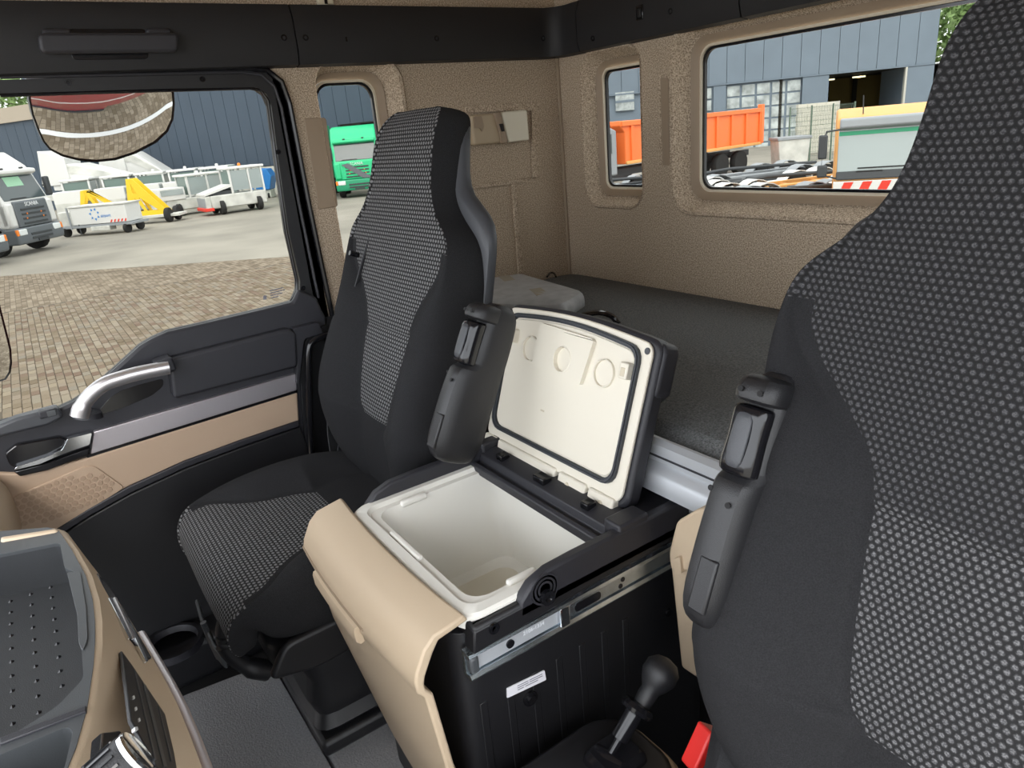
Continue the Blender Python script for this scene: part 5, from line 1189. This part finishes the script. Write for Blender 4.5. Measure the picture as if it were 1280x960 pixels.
for x in (-2.2, L_ - 2.8, L_ - 1.4):
    for y in (.2, 2.1):
        o = wheel(tp, 0, 0, .5, .3); o.data.transform(Matrix.Translation((x, y, 0)) @ Matrix.Rotation(PI / 2, 4, 'Z'))
        for c_ in o.children: c_.data.transform(Matrix.Translation((x, y, 0)) @ Matrix.Rotation(PI / 2, 4, 'Z'))
prism('cab', 'y', [(-2.6, .8), (-.45, .8), (-.45, 2.4), (-.7, 2.5), (-2.1, 2.5), (-2.55, 1.7)], 0, 2.2, chass, tp, .06); box('cab_window', (-1.5, -.03, 1.6), (-.75, 0, 2.3), darkglass, tp, .02)
LOCAL[0] = False
p = Vector((-25.0459,22.3845,-0.6039)); cr = thing('loader_crane', 'blue folded loader crane left of the orange tipper', 'crane', (p.x, p.y, GZ), GRZ + .35); LOCAL[0] = True
prism('main_boom', 'y', [(-2.2, 3.6), (-1.6, 4.0), (.75, 2.0), (.45, 1.6), (-.4, 1.8)], -.4, .4, blue2, cr, .05)
prism('column', 'y', [(-.6, .3), (.5, .3), (.7, 1.2), (.2, 2.0), (-.5, 2.0)], -.5, .5, blue2, cr, .05); tube('hydraulic_ram', [(-1.6, -.5, 2.6), (.2, -.5, .8)], .09, chass, cr)
lathe('knuckle', [(.25, -.45), (.3, 0), (.25, .45)], (.55, 0, 2.3), (0, 1, 0), blue2, cr, 14); box('base_frame', (-2, -.8, .0), (1.2, .8, .35), chasd, cr, .04)
LOCAL[0] = False
def chassis(px_, rz, label, railm, L=6.0, guard=None):
    t = thing('truck_chassis', label, 'chassis', (px_[0], px_[1], GZ), rz, 'bare chassis parked behind the cab'); LOCAL[0] = True
    for y in (-.42, .42): box('side_member', (-L / 2, y - .06, .62), (L / 2, y + .06, .88), railm, t, .02)
    for k in range(5): box('cross_member', (-L / 2 + .3 + k * (L - .6) / 4, -.42, .66), (-L / 2 + .45 + k * (L - .6) / 4, .42, .82), railm, t)
    for x in (-L * .33, L * .22, L * .40):
        for y in (-.95, .95):
            o = wheel(t, 0, 0, .48, .3); mt_ = Matrix.Translation((x, y, 0)) @ Matrix.Rotation(PI / 2, 4, 'Z'); o.data.transform(mt_)
            for c_ in o.children: c_.data.transform(mt_)
            g_ = lathe('mudguard', [(.56, -.2), (.58, -.2), (.58, .2), (.56, .2)], (0, 0, .48), (1, 0, 0), guard or chass, t, 20, cap=False); g_.data.transform(mt_)
    box('tank', (-.6, .55, .35), (.5, 1.05, .85), guard or chass, t, .08); box('toolbox', (-.5, -1.05, .4), (.4, -.55, .85), chasd, t, .04)
    tube('air_pipe', [(-L / 2, .2, .95), (-.5, .25, 1.05), (L / 2, .15, .95)], .05, chasd, t)
    LOCAL[0] = False; return t
for k, (px_, a_, lb, m_, L_2) in enumerate((
    ((-9.0215,11.1152,-0.3178), .3, 'pale grey bare chassis nearest the large rear window sill', chass, 4.6), ((-9.927,15.4262,-0.5368), .3, 'bare chassis with an orange frame beside the striped truck', orangel, 4.6), ((-7.5996,13.1115,-0.5971), .3, 'bare chassis with a red frame below the orange one', redp, 3.0),
    ((-11.6304,12.9588,-0.316), .3, 'bare chassis with white frame in the middle of the chassis row', whitepaint, 4.4), ((-12.7886,17.4943,-0.4933), .3, 'grey bare chassis in front of the waste skip', chass, 5.4), ((-11.1981,9.7607,-0.262), .3, 'bare chassis seen through the small rear window', whitepaint, 4.4), ((-14.9721,14.1711,-0.4517), .3, 'dark bare chassis in front of the orange tipper cab', chasd, 5))):
    chassis(px_, GRZ + a_, lb, m_, L_2, whitepaint if k % 2 else None)
# grey skip, white block wall, mesh fence
p = (-18.0748,27.1759,-0.6952); sk_ = thing('waste_skip', 'pale grey waste skip in front of the white block wall', 'skip', (p[0], p[1], GZ), GRZ); LOCAL[0] = True
prism('skip_body', 'y', [(-.6, .2), (.6, .2), (.7, 1.35), (-.7, 1.35)], -.5, .5, offwhite, sk_, .03); box('skip_rim', (-.75, -.55, 1.3), (.75, .55, 1.42), chass, sk_, .02); LOCAL[0] = False
bwz = thing('block_wall', 'low white block wall behind the mesh fence', 'wall', tuple((-22.9352,36.5157,-1.8072)[:2]) + (GZ,), GRZ); LOCAL[0] = True
for j in range(9):
    for i in range(4):
        x = -1.0 + i * .52 + (j % 2) * .25 - .12; o = box('block', (x, -.15, .05 + j * .29), (x + .49, .15, .05 + j * .29 + .265), whitebrick, bwz, smooth=False)
box('mortar_core', (-1.1, -.13, 0), (1.2, .13, 2.65), plinth, bwz); LOCAL[0] = False
fp0 = Vector((-19.9154,29.74,-1.383)); fp1 = Vector((-18.2121,32.2745,-1.5025)); fd = fp1 - fp0; fd.z = 0; fl = fd.length
fn = thing('mesh_fence', 'green wire mesh fence in front of the open doorway', 'fence', (fp0.x, fp0.y, GZ), math.atan2(fd.y, fd.x)); LOCAL[0] = True
fencem = mat('fence_green', (.12, .17, .13), .6)
for k in range(4): box('post', (k * fl / 3 - .03, -.03, 0), (k * fl / 3 + .03, .03, 2.6), fencem, fn)
ww = boxes('wire_mesh', [((0, -.006, .1 + k * .2), (fl, .006, .112 + k * .2)) for k in range(13)] + [((k * fl / 40, -.006, .1), (k * fl / 40 + .012, .006, 2.55)) for k in range(41)], fencem, fn, smooth=False); ww['kind'] = 'stuff'
LOCAL[0] = False
# orange service truck with striped bumper
p = Vector((-5.7652,13.0292,-0.5588)); oc = thing('service_truck', 'orange service truck with red and white striped bumper and large windscreen', 'truck', (p.x, p.y, GZ), GRZ - .42); LOCAL[0] = True
zb = p.z - GZ
prism('cab', 'x', [(-.02, zb - .5), (-.02, zb + .28), (.0, zb + .34), (.18, zb + 1.18), (.30, zb + 1.40), (.8, zb + 1.52), (1.9, zb + 1.56), (1.9, zb - .5)], -1.17, 1.17, orangel, oc, .06, seg=3)
def rk(name, x0, x1, s0, s1, th, m, par, bevel=.02):
    a = Vector((0, -.01, zb + .34)); b = Vector((0, .18, zb + 1.18)); d = b - a; n = Vector((0, -d.z, d.y)).normalized()
    P = [Vector((x, 0, 0)) + a + d * s + n * h for h in (0, th) for x, s in ((x0, s0), (x1, s0), (x1, s1), (x0, s1))]
    return mk(name, P, [(0, 3, 2, 1), (4, 5, 6, 7), (0, 1, 5, 4), (1, 2, 6, 5), (2, 3, 7, 6), (3, 0, 4, 7)], m, par, bevel)
ws = rk('windscreen', -1.13, 1.13, .04, 1.0, .03, ltglass, oc); rk('tint_band', -1.12, 1.12, .86, .95, .036, greend, ws, .002)
rk('wiper', -.75, .6, .10, .125, .05, tyre, ws, .004); rk('wiper_arm', -.78, -.3, .02, .05, .06, tyre, ws, .004)
rk('cowl', -1.14, 1.14, -.14, .05, .05, chasd, oc)
prism('visor', 'x', [(.17, zb + 1.16), (.02, zb + 1.22), (.05, zb + 1.38), (.30, zb + 1.40)], -1.12, 1.12, chass, oc, .03)
bu = box('bumper', (-1.18, -.14, zb - .20), (1.18, .0, zb + .2), whitepaint, oc, .01)
for k in range(7):
    x = -1.14 + k * .34; mk('red_stripe', [(x, -.145, zb - .19), (x + .17, -.145, zb - .19), (x + .33, -.145, zb + .19), (x + .16, -.145, zb + .19), (x, -.13, zb - .19), (x + .17, -.13, zb - .19), (x + .33, -.13, zb + .19), (x + .16, -.13, zb + .19)], [(0, 1, 2, 3), (7, 6, 5, 4), (0, 4, 5, 1), (1, 5, 6, 2), (2, 6, 7, 3), (3, 7, 4, 0)], redp, bu)
mr = box('mirror', (-1.50, -.12, zb + .66), (-1.33, .0, zb + 1.12), chasd, oc, .03); box('mirror', (-1.50, -.12, zb + .30), (-1.31, .0, zb + .54), chasd, oc, .03)
tube('mirror_arm', [(-1.1, 0, zb + 1.2), (-1.36, -.05, zb + 1.18), (-1.42, -.05, zb + .9), (-1.42, -.05, zb + .35), (-1.1, 0, zb + .25)], .02, chasd, oc)
tube('aerial', [(-.7, .5, zb + 1.45), (-.72, .45, zb + 1.8)], .012, chasd, oc); lathe('beacon', [(.12, 0), (.12, .1), (.06, .14)], (.9, .6, zb + 1.50), (0, 0, 1), orangep, oc, 12)
for s in (-1, 1): wheel(oc, s * .95, .9, .42, .28)
LOCAL[0] = False
